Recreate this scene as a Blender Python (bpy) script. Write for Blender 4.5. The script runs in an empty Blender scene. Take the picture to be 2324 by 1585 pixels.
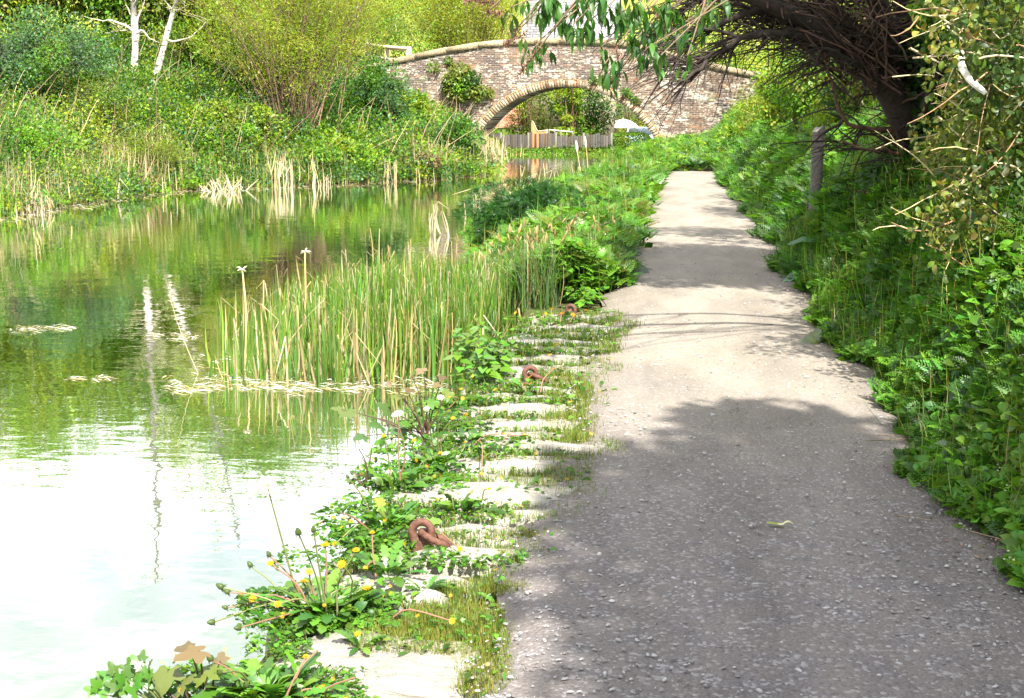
import bpy, math
import numpy as np
rad = math.radians
sc = bpy.context.scene
COL = sc.collection

# ------------------------------------------------------------------ camera, sky, sun, exposure
EYE = np.array([0.0, 0.0, 1.6])
PITCH, YAW = rad(10.25), rad(7.16)
FOC, UW, VH = 3000.0, 2324.0, 1585.0          # focal length in picture units, picture size in the same units
cam = bpy.data.objects.new("camera", bpy.data.cameras.new("camera"))
COL.objects.link(cam)
cam.location = EYE
cam.rotation_euler = (rad(90) - PITCH, 0, YAW)
cam.data.sensor_width = 36.0
cam.data.lens = 36.0 * FOC / UW
cam.data.clip_start = 0.05
cam.data.clip_end = 3000
sc.camera = cam

SUN_EL = rad(50)
SUN_DIR = np.array([0.42, -0.91])             # horizontally towards the sun: behind the camera and a little to the right
SUN_DIR = SUN_DIR / np.linalg.norm(SUN_DIR)
GX, GY = SUN_DIR / math.tan(SUN_EL)           # how far a shadow falls per metre of height (against this direction)
w = bpy.data.worlds.new("World"); sc.world = w; w.use_nodes = True
nt = w.node_tree; nt.nodes.clear()
out = nt.nodes.new("ShaderNodeOutputWorld"); bg = nt.nodes.new("ShaderNodeBackground")
sky = nt.nodes.new("ShaderNodeTexSky"); sky.sky_type = 'NISHITA'; sky.sun_disc = False
sky.sun_elevation = SUN_EL
sky.sun_rotation = math.atan2(SUN_DIR[0], SUN_DIR[1])
sky.air_density = 1.0; sky.dust_density = 2.0
# broken white cloud over the clear sky
tc = nt.nodes.new("ShaderNodeTexCoord")
mp = nt.nodes.new("ShaderNodeMapping"); mp.inputs['Scale'].default_value = (1, 1, 2.2)
nz = nt.nodes.new("ShaderNodeTexNoise"); nz.inputs['Scale'].default_value = 2.3; nz.inputs['Detail'].default_value = 7
nz.inputs['Roughness'].default_value = 0.6
rp = nt.nodes.new("ShaderNodeValToRGB"); rp.color_ramp.elements[0].position = 0.30; rp.color_ramp.elements[1].position = 0.46
mx = nt.nodes.new("ShaderNodeMix"); mx.data_type = 'RGBA'; mx.inputs['B'].default_value = (10.9, 11.1, 11.4, 1)
nt.links.new(tc.outputs['Generated'], mp.inputs['Vector']); nt.links.new(mp.outputs[0], nz.inputs['Vector'])
nt.links.new(nz.outputs['Fac'], rp.inputs[0]); nt.links.new(rp.outputs[0], mx.inputs['Factor'])
nt.links.new(sky.outputs[0], mx.inputs['A']); nt.links.new(mx.outputs['Result'], bg.inputs[0])
bg.inputs[1].default_value = 0.06
nt.links.new(bg.outputs[0], out.inputs[0])

sl = bpy.data.lights.new("sun", 'SUN'); sl.energy = 5.0; sl.angle = rad(0.8); sl.color = (1.0, 0.94, 0.82)
so = bpy.data.objects.new("sun", sl); COL.objects.link(so)
so.rotation_euler = (rad(90) - SUN_EL, 0, math.atan2(SUN_DIR[0], -SUN_DIR[1]))
sc.view_settings.view_transform = 'Standard'; sc.view_settings.look = 'None'
sc.view_settings.exposure = 1.90; sc.view_settings.gamma = 1.0
cy = sc.cycles
cy.max_bounces = 6; cy.diffuse_bounces = 3; cy.glossy_bounces = 3; cy.transmission_bounces = 4; cy.transparent_max_bounces = 4
cy.sample_clamp_indirect = 8.0

# ------------------------------------------------------------------ picture point -> place
cp, sp, cyw, syw = math.cos(PITCH), math.sin(PITCH), math.cos(YAW), math.sin(YAW)
RIGHT = np.array([cyw, syw, 0]); FWD = np.array([-syw * cp, cyw * cp, -sp]); UP = np.array([-syw * sp, cyw * sp, cp])
def ray(u, v):
    d = FWD + RIGHT * ((u - UW / 2) / FOC) + UP * ((VH / 2 - v) / FOC)
    return d / np.linalg.norm(d)
def on_z(u, v, z=0.0):
    d = ray(u, v); return EYE + d * ((z - EYE[2]) / d[2])
def on_y(u, v, y):
    d = ray(u, v); return EYE + d * (y / d[1])

# ------------------------------------------------------------------ terrain shape
RNG = np.random.default_rng(7)
def xr(y): return np.interp(y, [-80, 10.6, 12, 17, 21, 27, 32, 40, 58, 90], [-1.24, -1.24, -1.5, -2.6, -3.15, -2.9, -2.45, -2.1, -2.1, -2.1])
def xl(y): return np.interp(y, [-80, 20, 31, 33, 34.3, 36.4, 38.7, 41.4, 58, 90], [-13, -13, -13, -12.3, -10.8, -9, -7, -6.2, -8.6, -8.6])
WZ = -0.40
def smooth(a, b, t):
    s = np.clip((t - a) / (b - a), 0, 1); return s * s * (3 - 2 * s)
def lump(x, y, k, seed=0.0):
    return (np.sin(x * k + 1.3 * np.sin(y * k * .7 + seed) + seed) * np.cos(y * k * .9 - seed + .8 * np.sin(x * k * .6)))
def height(x, y):
    x = np.asarray(x, float); y = np.asarray(y, float)
    a, b = xl(y), xr(y)
    s = (a - x) * np.where((y > 31) & (y < 42), .75, 1.0)
    left = np.interp(s, [-3, -.6, 0, .5, 1.2, 4, 9, 16, 30, 60, 140, 400], [-1.3, -.9, -.42, -.2, .1, 1.1, 2.7, 3.7, 4.6, 6.0, 9, 14])
    left = left + np.clip(s - 1, 0, 3) * .06 * lump(x, y, 1.1)
    t = x - b
    near = np.where(t < 0, -1.3, -.05)
    far = np.interp(t, [-2, -.5, 0, .4, 1.2, 2.6], [-1.3, -.8, -.42, -.25, -.1, -.03])
    k = smooth(11.2, 12.6, y)
    right = near * (1 - k) + far * k
    mound = smooth(35.5, 41, y) * .32 * np.exp(-((x - 2.0) / 2.6) ** 2)
    rb = np.interp(x, [1.25, 1.45, 1.75, 2.2, 3, 5, 10, 40, 400], [-.04, .05, .38, .85, 1.35, 2.2, 3.0, 5, 14])
    right = np.where(x > 1.0, np.maximum(right, rb), right) + mound
    z = np.where(x < (a + b) / 2, left, right)
    # beyond the bridge the canal turns away; a bank, gardens and then a hillside
    k = smooth(58.8, 61.6, y)
    far_land = -.33 - .55 * smooth(60.5, 72, y) + np.clip(y - 90, 0, 400) * .14 + .05 * lump(x, y, .5)
    inner = (x > -13) & (x < 3)
    fl = np.where(x <= -9, np.maximum(far_land, left * smooth(-9, -13, x)), np.where(x >= 0, np.maximum(far_land, rb * smooth(0, 4, x)), far_land))
    z = z * (1 - k) + fl * k
    return z
def hit(u, v, lift=0.0):
    """Where the sight line of a picture point meets the terrain raised by lift."""
    d = ray(u, v); t = np.linspace(2, 260, 9000)
    P = EYE[None] + d[None] * t[:, None]
    g = P[:, 2] - height(P[:, 0], P[:, 1]) - lift
    i = np.argmax(g < 0)
    if g[i] >= 0: i = len(t) - 1
    return P[i]
def ground(x, y): return float(height(np.array([x]), np.array([y]))[0])

# ------------------------------------------------------------------ mesh building
class MB:
    def __init__(self): self.V = []; self.F4 = []; self.F3 = []; self.C = []; self.n = 0
    def add(self, V, F, col=(1, 1, 1)):
        V = np.asarray(V, float).reshape(-1, 3); F = np.asarray(F, int)
        if F.size:
            (self.F4 if F.shape[1] == 4 else self.F3).append(F + self.n)
        C = np.asarray(col, float)
        if C.ndim == 1: C = np.broadcast_to(C, (len(V), 3))
        self.V.append(V); self.C.append(C); self.n += len(V)
    def build(self, name, mat, parent=None, smooth=False):
        V = np.concatenate(self.V); C = np.concatenate(self.C)
        f4 = np.concatenate(self.F4) if self.F4 else np.zeros((0, 4), int)
        f3 = np.concatenate(self.F3) if self.F3 else np.zeros((0, 3), int)
        if parent is not None:
            q = parent; off = np.zeros(3)
            while q is not None: off = off + np.array(q.location); q = q.parent
            V = V - off
        me = bpy.data.meshes.new(name)
        me.vertices.add(len(V)); me.vertices.foreach_set("co", V.astype(np.float32).ravel())
        nl = f4.size + f3.size; npoly = len(f4) + len(f3)
        me.loops.add(nl); me.loops.foreach_set("vertex_index", np.concatenate([f4.ravel(), f3.ravel()]).astype(np.int32))
        st = np.concatenate([np.arange(len(f4)) * 4, f4.size + np.arange(len(f3)) * 3]).astype(np.int32)
        me.polygons.add(npoly); me.polygons.foreach_set("loop_start", st)
        if smooth: me.polygons.foreach_set("use_smooth", np.ones(npoly, bool))
        ca = me.color_attributes.new("Col", 'FLOAT_COLOR', 'POINT')
        ca.data.foreach_set("color", np.concatenate([C, np.ones((len(C), 1))], 1).astype(np.float32).ravel())
        me.update(calc_edges=True)
        me.materials.append(mat)
        o = bpy.data.objects.new(name, me); COL.objects.link(o)
        if parent is not None: o.parent = parent
        return o
def unit(a): return a / np.maximum(np.linalg.norm(a, axis=-1, keepdims=True), 1e-9)
def frames(ax, nr):
    y = unit(np.asarray(ax, float)); nr = np.asarray(nr, float)
    z = nr - (nr * y).sum(-1, keepdims=True) * y
    bad = np.linalg.norm(z, axis=-1) < 1e-4
    z[bad] = np.cross(y[bad], [.31, .77, .55]); z = unit(z)
    return np.stack([np.cross(y, z), y, z], -1)
def scatter(mb, T, pos, R, scl, col):
    V, F = T[0], T[1]; tcol = T[2] if len(T) > 2 else None
    n = len(pos)
    if n == 0: return
    scl = np.asarray(scl, float)
    if scl.ndim == 0: scl = np.full((n, 1), scl)
    if scl.ndim == 1: scl = scl[:, None]
    W = pos[:, None, :] + np.einsum('nij,nkj->nki', R, V[None] * (scl[:, None, :]))
    FF = F[None] + (np.arange(n) * len(V))[:, None, None]
    col = np.asarray(col, float)
    if col.ndim == 1: col = np.broadcast_to(col, (n, 3))
    C = np.repeat(col[:, None, :], len(V), 1)
    if tcol is not None: C = C * tcol[None]
    mb.add(W.reshape(-1, 3), FF.reshape(-1, F.shape[1]), C.reshape(-1, 3))
def T_rhomb(wd=.5):
    return (np.array([[0, 0, 0], [wd / 2, .45, .06], [0, 1, -.05], [-wd / 2, .45, .06]]), np.array([[0, 1, 2, 3]]))
def T_grid(prof, bend=0.0, fold=0.0, droop=1.0, ripple=0.0):
    """A leaf as a strip: half widths along its length, a fold along the midrib and a bend downwards."""
    n = len(prof); V = []; F = []
    for i, wv in enumerate(prof):
        t = i / (n - 1); a = bend * t ** droop
        y, z = t * math.cos(a * .55), -t * math.sin(a * .55)
        rz = ripple * (1 if i % 2 else -1)
        V += [[-wv, y, z + fold * wv + rz], [0, y, z], [wv, y, z + fold * wv - rz]]
    for i in range(n - 1):
        b = i * 3
        F += [[b, b + 1, b + 4, b + 3], [b + 1, b + 2, b + 5, b + 4]]
    return (np.array(V), np.array(F))
def T_blade(n=5, bend=.6, kink=None):
    V = []; F = []
    y = z = 0.0; a = 0.0
    for i in range(n + 1):
        t = i / n; wv = .5 * (1 - t ** 2.2) + .02
        V += [[-wv, y, z], [wv, y, z]]
        a = bend * (t + 1 / n) ** 1.6
        if kink and t >= kink: a = 2.3
        y += math.cos(a) / n; z -= math.sin(a) / n
    for i in range(n): F.append([2 * i, 2 * i + 1, 2 * i + 3, 2 * i + 2])
    return (np.array(V), np.array(F))
def T_palm(rs, fold=.15):
    """A lobed leaf: a fan of radii round the stalk's end."""
    n = len(rs); V = [[0, 0, 0]]
    for i, r in enumerate(rs):
        a = rad(-158 + 316 * i / (n - 1))
        V.append([r * math.sin(a), r * math.cos(a), -fold * r * r + .05 * r * (1 if i % 2 else -1)])
    F = [[0, i + 2, i + 1] for i in range(n - 1)]
    return (np.array(V, float), np.array(F))
def tube(mb, pts, rr, sides=6, col=(1, 1, 1), cap=True):
    P = np.asarray(pts, float); n = len(P)
    rr = np.broadcast_to(np.asarray(rr, float), (n,))
    t = unit(np.gradient(P, axis=0))
    ref = np.array([0.0, 0, 1]) if abs(t[0, 2]) < .9 else np.array([1.0, 0, 0])
    a = unit(np.cross(t, ref)); b = np.cross(t, a)
    th = np.arange(sides) * 2 * np.pi / sides
    V = P[:, None] + rr[:, None, None] * (np.cos(th)[None, :, None] * a[:, None] + np.sin(th)[None, :, None] * b[:, None])
    i = np.arange(n - 1)[:, None] * sides; j = np.arange(sides)[None]; k = (j + 1) % sides
    F = np.stack([i + j, i + k, i + sides + k, i + sides + j], -1).reshape(-1, 4)
    V = V.reshape(-1, 3)
    mb.add(V, F, col)
    if cap and sides == 6:
        for e, o in ((0, 0), (n - 1, (n - 1) * sides)):
            W = V[o:o + 6]; mb.add(W, [[0, 1, 2, 3], [0, 3, 4, 5]], col)
def curve(pts, n=10):
    P = np.asarray(pts, float); m = len(P)
    P = np.concatenate([[2 * P[0] - P[1]], P, [2 * P[-1] - P[-2]]])
    o = []
    for q in np.linspace(0, m - 1 - 1e-6, n):
        i = int(q); t = q - i; a, b, c, d = P[i:i + 4]
        o.append(.5 * (2 * b + (c - a) * t + (2 * a - 5 * b + 4 * c - d) * t * t + (3 * b - a - 3 * c + d) * t ** 3))
    return np.array(o)
def box(mb, lo, hi, col=(1, 1, 1), bev=0.0):
    lo = np.minimum(lo, hi).astype(float); hi = np.maximum(lo, np.asarray(hi, float))
    if bev <= 0:
        V = np.array([[x, y, z] for z in (lo[2], hi[2]) for y in (lo[1], hi[1]) for x in (lo[0], hi[0])])
        mb.add(V, [[0, 2, 3, 1], [4, 5, 7, 6], [0, 1, 5, 4], [2, 6, 7, 3], [0, 4, 6, 2], [1, 3, 7, 5]], col); return
    b = min(bev, .45 * float((hi - lo).min())); V = []
    rings = [(lo[2], b), (lo[2] + b, 0), (hi[2] - b, 0), (hi[2], b)]
    for z, i in rings:
        x0, x1, y0, y1 = lo[0] + i, hi[0] - i, lo[1] + i, hi[1] - i
        V += [[x0 + b, y0, z], [x1 - b, y0, z], [x1, y0 + b, z], [x1, y1 - b, z], [x1 - b, y1, z], [x0 + b, y1, z], [x0, y1 - b, z], [x0, y0 + b, z]]
    F = []
    for r in range(3):
        for j in range(8): F.append([r * 8 + j, r * 8 + (j + 1) % 8, r * 8 + 8 + (j + 1) % 8, r * 8 + 8 + j])
    for o_, s in ((0, -1), (24, 1)):
        q = [[o_, o_ + 1, o_ + 2, o_ + 7], [o_ + 7, o_ + 2, o_ + 3, o_ + 6], [o_ + 6, o_ + 3, o_ + 4, o_ + 5]]
        F += [f[::s] for f in q]
    mb.add(V, F, col)
def torus(mb, c, R, r, X, Y, col=(1, 1, 1), n=28, m=10, sx=1.0):
    X = unit(np.array(X, float)); Y = np.array(Y, float); Y = unit(Y - (Y @ X) * X); Z = np.cross(X, Y)
    V = []; F = []
    for i in range(n):
        a = 2 * np.pi * i / n; d = X * math.cos(a) * sx + Y * math.sin(a); ctr = np.array(c) + R * d; dd = unit(X * math.cos(a) + Y * math.sin(a) * sx)
        for j in range(m):
            b = 2 * np.pi * j / m; V.append(ctr + r * (math.cos(b) * dd + math.sin(b) * Z))
    for i in range(n):
        for j in range(m):
            F.append([i * m + j, ((i + 1) % n) * m + j, ((i + 1) % n) * m + (j + 1) % m, i * m + (j + 1) % m])
    mb.add(V, F, col)
def tag(o, label=None, cat=None, group=None, kind=None):
    if label: o["label"] = label
    if cat: o["category"] = cat
    if group: o["group"] = group
    if kind: o["kind"] = kind
    return o
def thing(name, loc, label, cat, group=None):
    o = bpy.data.objects.new(name, None); COL.objects.link(o); o.location = tuple(float(q) for q in loc)
    o.empty_display_size = .1
    return tag(o, label, cat, group)

# ------------------------------------------------------------------ materials
class NT:
    """Short way to write a node tree."""
    def __init__(self, name):
        self.m = bpy.data.materials.new(name); self.m.use_nodes = True
        self.t = self.m.node_tree; self.t.nodes.clear(); self.out = self.n("ShaderNodeOutputMaterial")
    def n(self, typ, ins=None, **kw):
        nd = self.t.nodes.new(typ)
        for k, v in kw.items(): setattr(nd, k, v)
        for k, v in (ins or {}).items():
            if isinstance(v, bpy.types.NodeSocket): self.t.links.new(v, nd.inputs[k])
            else: nd.inputs[k].default_value = v
        return nd
    def noise(self, scale, detail=4, vec=None, rough=.55, dist=0.0):
        ins = {'Scale': scale, 'Detail': detail, 'Roughness': rough, 'Distortion': dist}
        if vec is not None: ins['Vector'] = vec
        return self.n("ShaderNodeTexNoise", ins).outputs['Fac']
    def ramp(self, fac, stops):
        nd = self.n("ShaderNodeValToRGB", {'Fac': fac}); cr = nd.color_ramp
        while len(cr.elements) < len(stops): cr.elements.new(.5)
        for e, (p, c) in zip(cr.elements, stops):
            e.position = p; e.color = (c, c, c, 1) if isinstance(c, (int, float)) else (*c, 1)
        return nd.outputs[0]
    def mix(self, fac, a, b, blend='MIX'):
        nd = self.n("ShaderNodeMix", data_type='RGBA', blend_type=blend)
        for key, val in (('Factor', fac), ('A', a), ('B', b)):
            s = [i for i in nd.inputs if i.name == key and (i.type == 'RGBA' or key == 'Factor' and i.type == 'VALUE')][0]
            if isinstance(val, bpy.types.NodeSocket): self.t.links.new(val, s)
            else: s.default_value = val if key == 'Factor' else (*val, 1)
        return [o for o in nd.outputs if o.type == 'RGBA'][0]
    def math(self, op, a, b=0.0):
        nd = self.n("ShaderNodeMath", operation=op)
        for i, v in enumerate((a, b)):
            if isinstance(v, bpy.types.NodeSocket): self.t.links.new(v, nd.inputs[i])
            else: nd.inputs[i].default_value = v
        return nd.outputs[0]
    def coord(self, which='Object'): return self.n("ShaderNodeTexCoord").outputs[which]
    def pos(self): return self.n("ShaderNodeNewGeometry").outputs['Position']
    def mapping(self, vec, scale=(1, 1, 1), rot=(0, 0, 0)): return self.n("ShaderNodeMapping", {'Vector': vec, 'Scale': scale, 'Rotation': rot}).outputs[0]
    def bump(self, h, strength=.5, dist=.02): return self.n("ShaderNodeBump", {'Height': h, 'Strength': strength, 'Distance': dist}).outputs[0]
    def attr(self): return self.n("ShaderNodeAttribute", attribute_name="Col").outputs['Color']
    def done(self, color, rough=.8, bump=None, metal=0.0, spec=.3, **kw):
        ins = {'Base Color': color if isinstance(color, bpy.types.NodeSocket) else (*color, 1), 'Roughness': rough, 'Metallic': metal, 'Specular IOR Level': spec}
        ins.update(kw)
        if bump is not None: ins['Normal'] = bump
        p = self.n("ShaderNodeBsdfPrincipled", ins); self.t.links.new(p.outputs[0], self.out.inputs[0]); return self.m

def mat_leaf(name, trans=.38, gloss=.05, rough=.42):
    t = NT(name); c = t.attr()
    d = t.n("ShaderNodeBsdfDiffuse", {'Color': c, 'Roughness': .4}).outputs[0]
    tcol = t.mix(1.0, c, (1.3, 1.3, .45), 'MULTIPLY')
    tr = t.n("ShaderNodeBsdfTranslucent", {'Color': tcol}).outputs[0]
    g = t.n("ShaderNodeBsdfGlossy", {'Color': (.9, .95, 1, 1), 'Roughness': rough}).outputs[0]
    m1 = t.n("ShaderNodeMixShader", {0: trans, 1: d, 2: tr}).outputs[0]
    m2 = t.n("ShaderNodeMixShader", {0: gloss, 1: m1, 2: g}).outputs[0]
    t.t.links.new(m2, t.out.inputs[0]); return t.m
M = {}
M['leaf'] = mat_leaf("leaf", .42, .018, .45); M['glossleaf'] = mat_leaf("waxy_leaf", .34, .045, .38); M['straw'] = mat_leaf("dry_stalk", .15, .03, .6)
def plain(name, rough=.8, nscale=30.0, amt=.35, bump=.3, metal=0.0):
    t = NT(name); f = t.noise(nscale, 6, t.pos()); k = t.ramp(f, [(.3, 1 - amt), (.7, 1 + amt * .4)])
    return t.done(t.mix(1.0, t.attr(), k, 'MULTIPLY'), rough, t.bump(f, bump, .01), metal)
M['bark'] = plain("bark", .9, 25, .5, .8); M['wood'] = plain("weathered_wood", .85, 40, .4, .3); M['paint'] = plain("painted_panel", .5, 6, .12, .05)
def mk_birch():
    t = NT("birch_bark"); p = t.mapping(t.pos(), (3, 3, 9)); f = t.noise(1.2, 5, p)
    c = t.mix(t.ramp(f, [(.36, 1), (.47, 0)]), t.attr(), (.06, .05, .045)); return t.done(c, .7, t.bump(f, .3, .01))
M['birch'] = mk_birch()
def mk_stone():
    t = NT("coping_stone"); p = t.pos()
    f = t.noise(9, 8, p, .65); g = t.noise(55, 5, p, .6); h = t.noise(2.2, 4, p)
    strat = t.noise(4, 5, t.mapping(p, (1.2, 9, 3)), .7)
    c = t.mix(t.ramp(f, [(.3, 0), (.7, 1)]), (.19, .184, .162), (.305, .298, .272))
    c = t.mix(t.ramp(strat, [(.30, .85), (.44, 0)]), c, (.10, .085, .068))
    c = t.mix(t.ramp(g, [(.30, .75), (.42, 0)]), c, (.085, .08, .07))
    c = t.mix(t.ramp(h, [(.60, 0), (.72, .55)]), c, (.30, .27, .20))
    c = t.mix(1.0, c, t.attr(), 'MULTIPLY')
    hh = t.math('ADD', t.math('MULTIPLY', strat, 1.2), t.math('MULTIPLY', g, .5))
    return t.done(c, .9, t.bump(hh, .9, .02), 0, .2)
M['stone'] = mk_stone()
def mk_rust():
    t = NT("rusty_iron"); p = t.pos(); f = t.noise(60, 7, p, .65); g = t.noise(18, 4, p)
    c = t.mix(t.ramp(f, [(.35, 0), (.65, 1)]), (.060, .027, .018), (.145, .066, .045)); c = t.mix(t.ramp(g, [(.5, 0), (.7, .5)]), c, (.11, .070, .058))
    return t.done(c, .75, t.bump(f, .5, .004), .15)
M['rust'] = mk_rust()
def mk_path():
    t = NT("gravel_path"); p = t.pos()
    a = t.noise(110, 3, p, .7); b = t.noise(1.1, 5, p); d = t.noise(7, 5, p)
    v = t.n("ShaderNodeTexVoronoi", {'Vector': p, 'Scale': 75.0, 'Randomness': 1.0}); vc = v.outputs['Color']; vd = v.outputs['Distance']
    cell = t.n("ShaderNodeSeparateColor", {'Color': vc})
    c = t.mix(t.ramp(a, [(.3, 0), (.7, 1)]), (.080, .074, .078), (.158, .146, .150))
    c = t.mix(t.ramp(cell.outputs[0], [(.80, 0), (.90, .6)]), c, (.27, .265, .275))
    c = t.mix(t.ramp(cell.outputs[1], [(.82, 0), (.92, .6)]), c, (.075, .07, .075))
    c = t.mix(t.ramp(d, [(.35, 0), (.65, .35)]), c, (.165, .14, .12))
    # worn, dustier surface further along the path
    sx = t.n("ShaderNodeSeparateXYZ", {'Vector': p}); far = t.math('MULTIPLY', t.ramp(t.math('MULTIPLY', sx.outputs[1], .05), [(.22, 0), (.42, .8)]), t.ramp(b, [(.2, .5), (.7, 1)]))
    c = t.mix(far, c, (.225, .198, .160))
    wear = t.ramp(t.noise(1.6, 5, t.mapping(p, (1.6, .45, 1)), .6), [(.32, .78), (.62, 1.10)])
    edge = t.ramp(t.math('ABSOLUTE', t.math('SUBTRACT', sx.outputs[0], .33)), [(.55, 0), (.95, .55)])
    c = t.mix(t.math('MULTIPLY', edge, t.ramp(d, [(.3, .3), (.7, 1)])), c, (.085, .07, .06))
    c = t.mix(1.0, c, wear, 'MULTIPLY')
    hgt = t.math('ADD', t.math('MULTIPLY', a, .6), t.math('MULTIPLY', vd, -1.0))
    return t.done(c, .95, t.bump(hgt, .55, .012), 0, .15)
M['path'] = mk_path()
def mk_soil():
    t = NT("soil_and_moss"); p = t.pos(); f = t.noise(3, 6, p); g = t.noise(40, 5, p)
    c = t.mix(t.ramp(f, [(.35, 0), (.65, 1)]), (.045, .04, .022), (.05, .075, .018)); c = t.mix(t.ramp(g, [(.4, 0), (.7, .4)]), c, (.10, .09, .05))
    return t.done(c, .95, t.bump(g, .6, .03), 0, .1)
M['soil'] = mk_soil()
def mk_water():
    t = NT("canal_water"); p = t.pos()
    wob = t.n("ShaderNodeTexNoise", {'Vector': t.mapping(p, (1, 1.0, 1)), 'Scale': 2.2, 'Detail': 3.0, 'Roughness': .45}).outputs['Fac']
    rip = t.n("ShaderNodeTexNoise", {'Vector': t.mapping(p, (.6, 1.5, 1)), 'Scale': 7.0, 'Detail': 2.0, 'Roughness': .5}).outputs['Fac']
    patch = t.ramp(t.noise(.35, 3, p), [(.38, .15), (.62, 1)])
    hgt = t.math('ADD', t.math('MULTIPLY', wob, 1.0), t.math('MULTIPLY', t.math('MULTIPLY', rip, patch), .40))
    nb = t.bump(hgt, .075, .05)
    dif = t.n("ShaderNodeBsdfDiffuse", {'Color': (.034, .062, .022, 1)}).outputs[0]
    gl = t.n("ShaderNodeBsdfGlossy", {'Color': (1, 1, 1, 1), 'Roughness': .015, 'Normal': nb}).outputs[0]
    fr = t.n("ShaderNodeFresnel", {'IOR': 1.55, 'Normal': nb}).outputs[0]
    k = t.ramp(fr, [(0, .0), (.40, 1.0)])
    s = t.n("ShaderNodeMixShader", {0: k, 1: dif, 2: gl}).outputs[0]
    t.t.links.new(s, t.out.inputs[0]); return t.m
M['water'] = mk_water()
def mk_brick():
    t = NT("old_brickwork"); p = t.coord('Object'); s = t.n("ShaderNodeSeparateXYZ", {'Vector': p})
    xz = t.n("ShaderNodeCombineXYZ", {0: s.outputs[0], 1: s.outputs[2], 2: 0.0}).outputs[0]
    br = t.n("ShaderNodeTexBrick", {'Vector': xz, 'Color1': (0, 0, 0, 1), 'Color2': (1, 1, 1, 1), 'Mortar': (.5, .5, .5, 1), 'Scale': 1.0,
             'Mortar Size': .010, 'Brick Width': .24, 'Row Height': .080, 'Bias': 0.0}, offset=.5)
    rnd = t.n("ShaderNodeSeparateColor", {'Color': br.outputs['Color']}).outputs[0]; mort = br.outputs['Fac']
    big = t.noise(.55, 4, xz); mid = t.noise(2.0, 5, t.mapping(xz, (.8, 2.2, 1))); fine = t.noise(11, 6, t.mapping(xz, (.75, 1.7, 1)), .7)
    c = t.mix(t.ramp(rnd, [(.1, 0), (.9, 1)]), (.095, .066, .052), (.150, .102, .074))
    c = t.mix(t.ramp(big, [(.42, .95), (.56, 0)]), c, (.055, .042, .045))
    c = t.mix(t.ramp(t.math('ADD', mid, t.math('MULTIPLY', rnd, .12)), [(.62, 0), (.72, .6)]), c, (.26, .12, .055))
    c = t.mix(t.math('MULTIPLY', mort, .7), c, (.22, .185, .145))
    wt = t.math('ADD', t.math('MULTIPLY', fine, .66), t.math('ADD', t.math('MULTIPLY', t.noise(.8, 3, t.mapping(xz, (1, 1.3, 1))), .36), t.math('MULTIPLY', rnd, .14)))
    c = t.mix(t.ramp(wt, [(.605, 0), (.655, .95)]), c, (.40, .375, .33))
    c = t.mix(t.ramp(t.noise(1.3, 4, xz), [(.62, 0), (.72, .45)]), c, (.10, .12, .05))
    return t.done(c, .92, t.bump(t.math('ADD', rnd, fine), .5, .02), 0, .15)
M['brick'] = mk_brick()
def mk_block():
    t = NT("pale_blockwork"); p = t.coord('Object'); f = t.noise(2.5, 6, p, .65); g = t.noise(14, 5, p)
    c = t.mix(t.ramp(f, [(.35, 0), (.65, 1)]), (.34, .28, .19), (.44, .39, .30)); c = t.mix(t.ramp(g, [(.46, 0), (.62, .85)]), c, (.14, .105, .075))
    c = t.mix(1.0, c, t.attr(), 'MULTIPLY')
    return t.done(c, .9, t.bump(g, .5, .02), 0, .15)
M['block'] = mk_block()
def mk_slate():
    t = NT("grey_slates"); p = t.coord('Object'); s = t.n("ShaderNodeSeparateXYZ", {'Vector': p})
    xz = t.n("ShaderNodeCombineXYZ", {0: s.outputs[0], 1: s.outputs[2], 2: 0.0}).outputs[0]
    br = t.n("ShaderNodeTexBrick", {'Vector': xz, 'Color1': (.17, .17, .19, 1), 'Color2': (.30, .29, .31, 1), 'Mortar': (.07, .07, .08, 1), 'Scale': 1.0,
             'Mortar Size': .018, 'Brick Width': .38, 'Row Height': .17})
    return t.done(t.mix(t.ramp(t.noise(5, 4, p), [(.5, 0), (.75, .5)]), br.outputs['Color'], (.42, .40, .38)), .8, None, 0, .3)
M['slate'] = mk_slate()
def mk_meadow():
    t = NT("meadow"); p = t.pos(); f = t.noise(.35, 6, p); g = t.noise(3, 5, t.mapping(p, (1, 1, .3)))
    c = t.mix(t.ramp(f, [(.35, 0), (.65, 1)]), (.15, .19, .02), (.22, .24, .035)); c = t.mix(t.ramp(g, [(.45, 0), (.7, .6)]), c, (.10, .13, .02))
    return t.done(c, .95, None, 0, .1)
M['meadow'] = mk_meadow()
def mk_glass():
    t = NT("dark_window"); return t.done((.03, .05, .06), .08, None, 0, .6)
M['glass'] = mk_glass()
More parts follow.
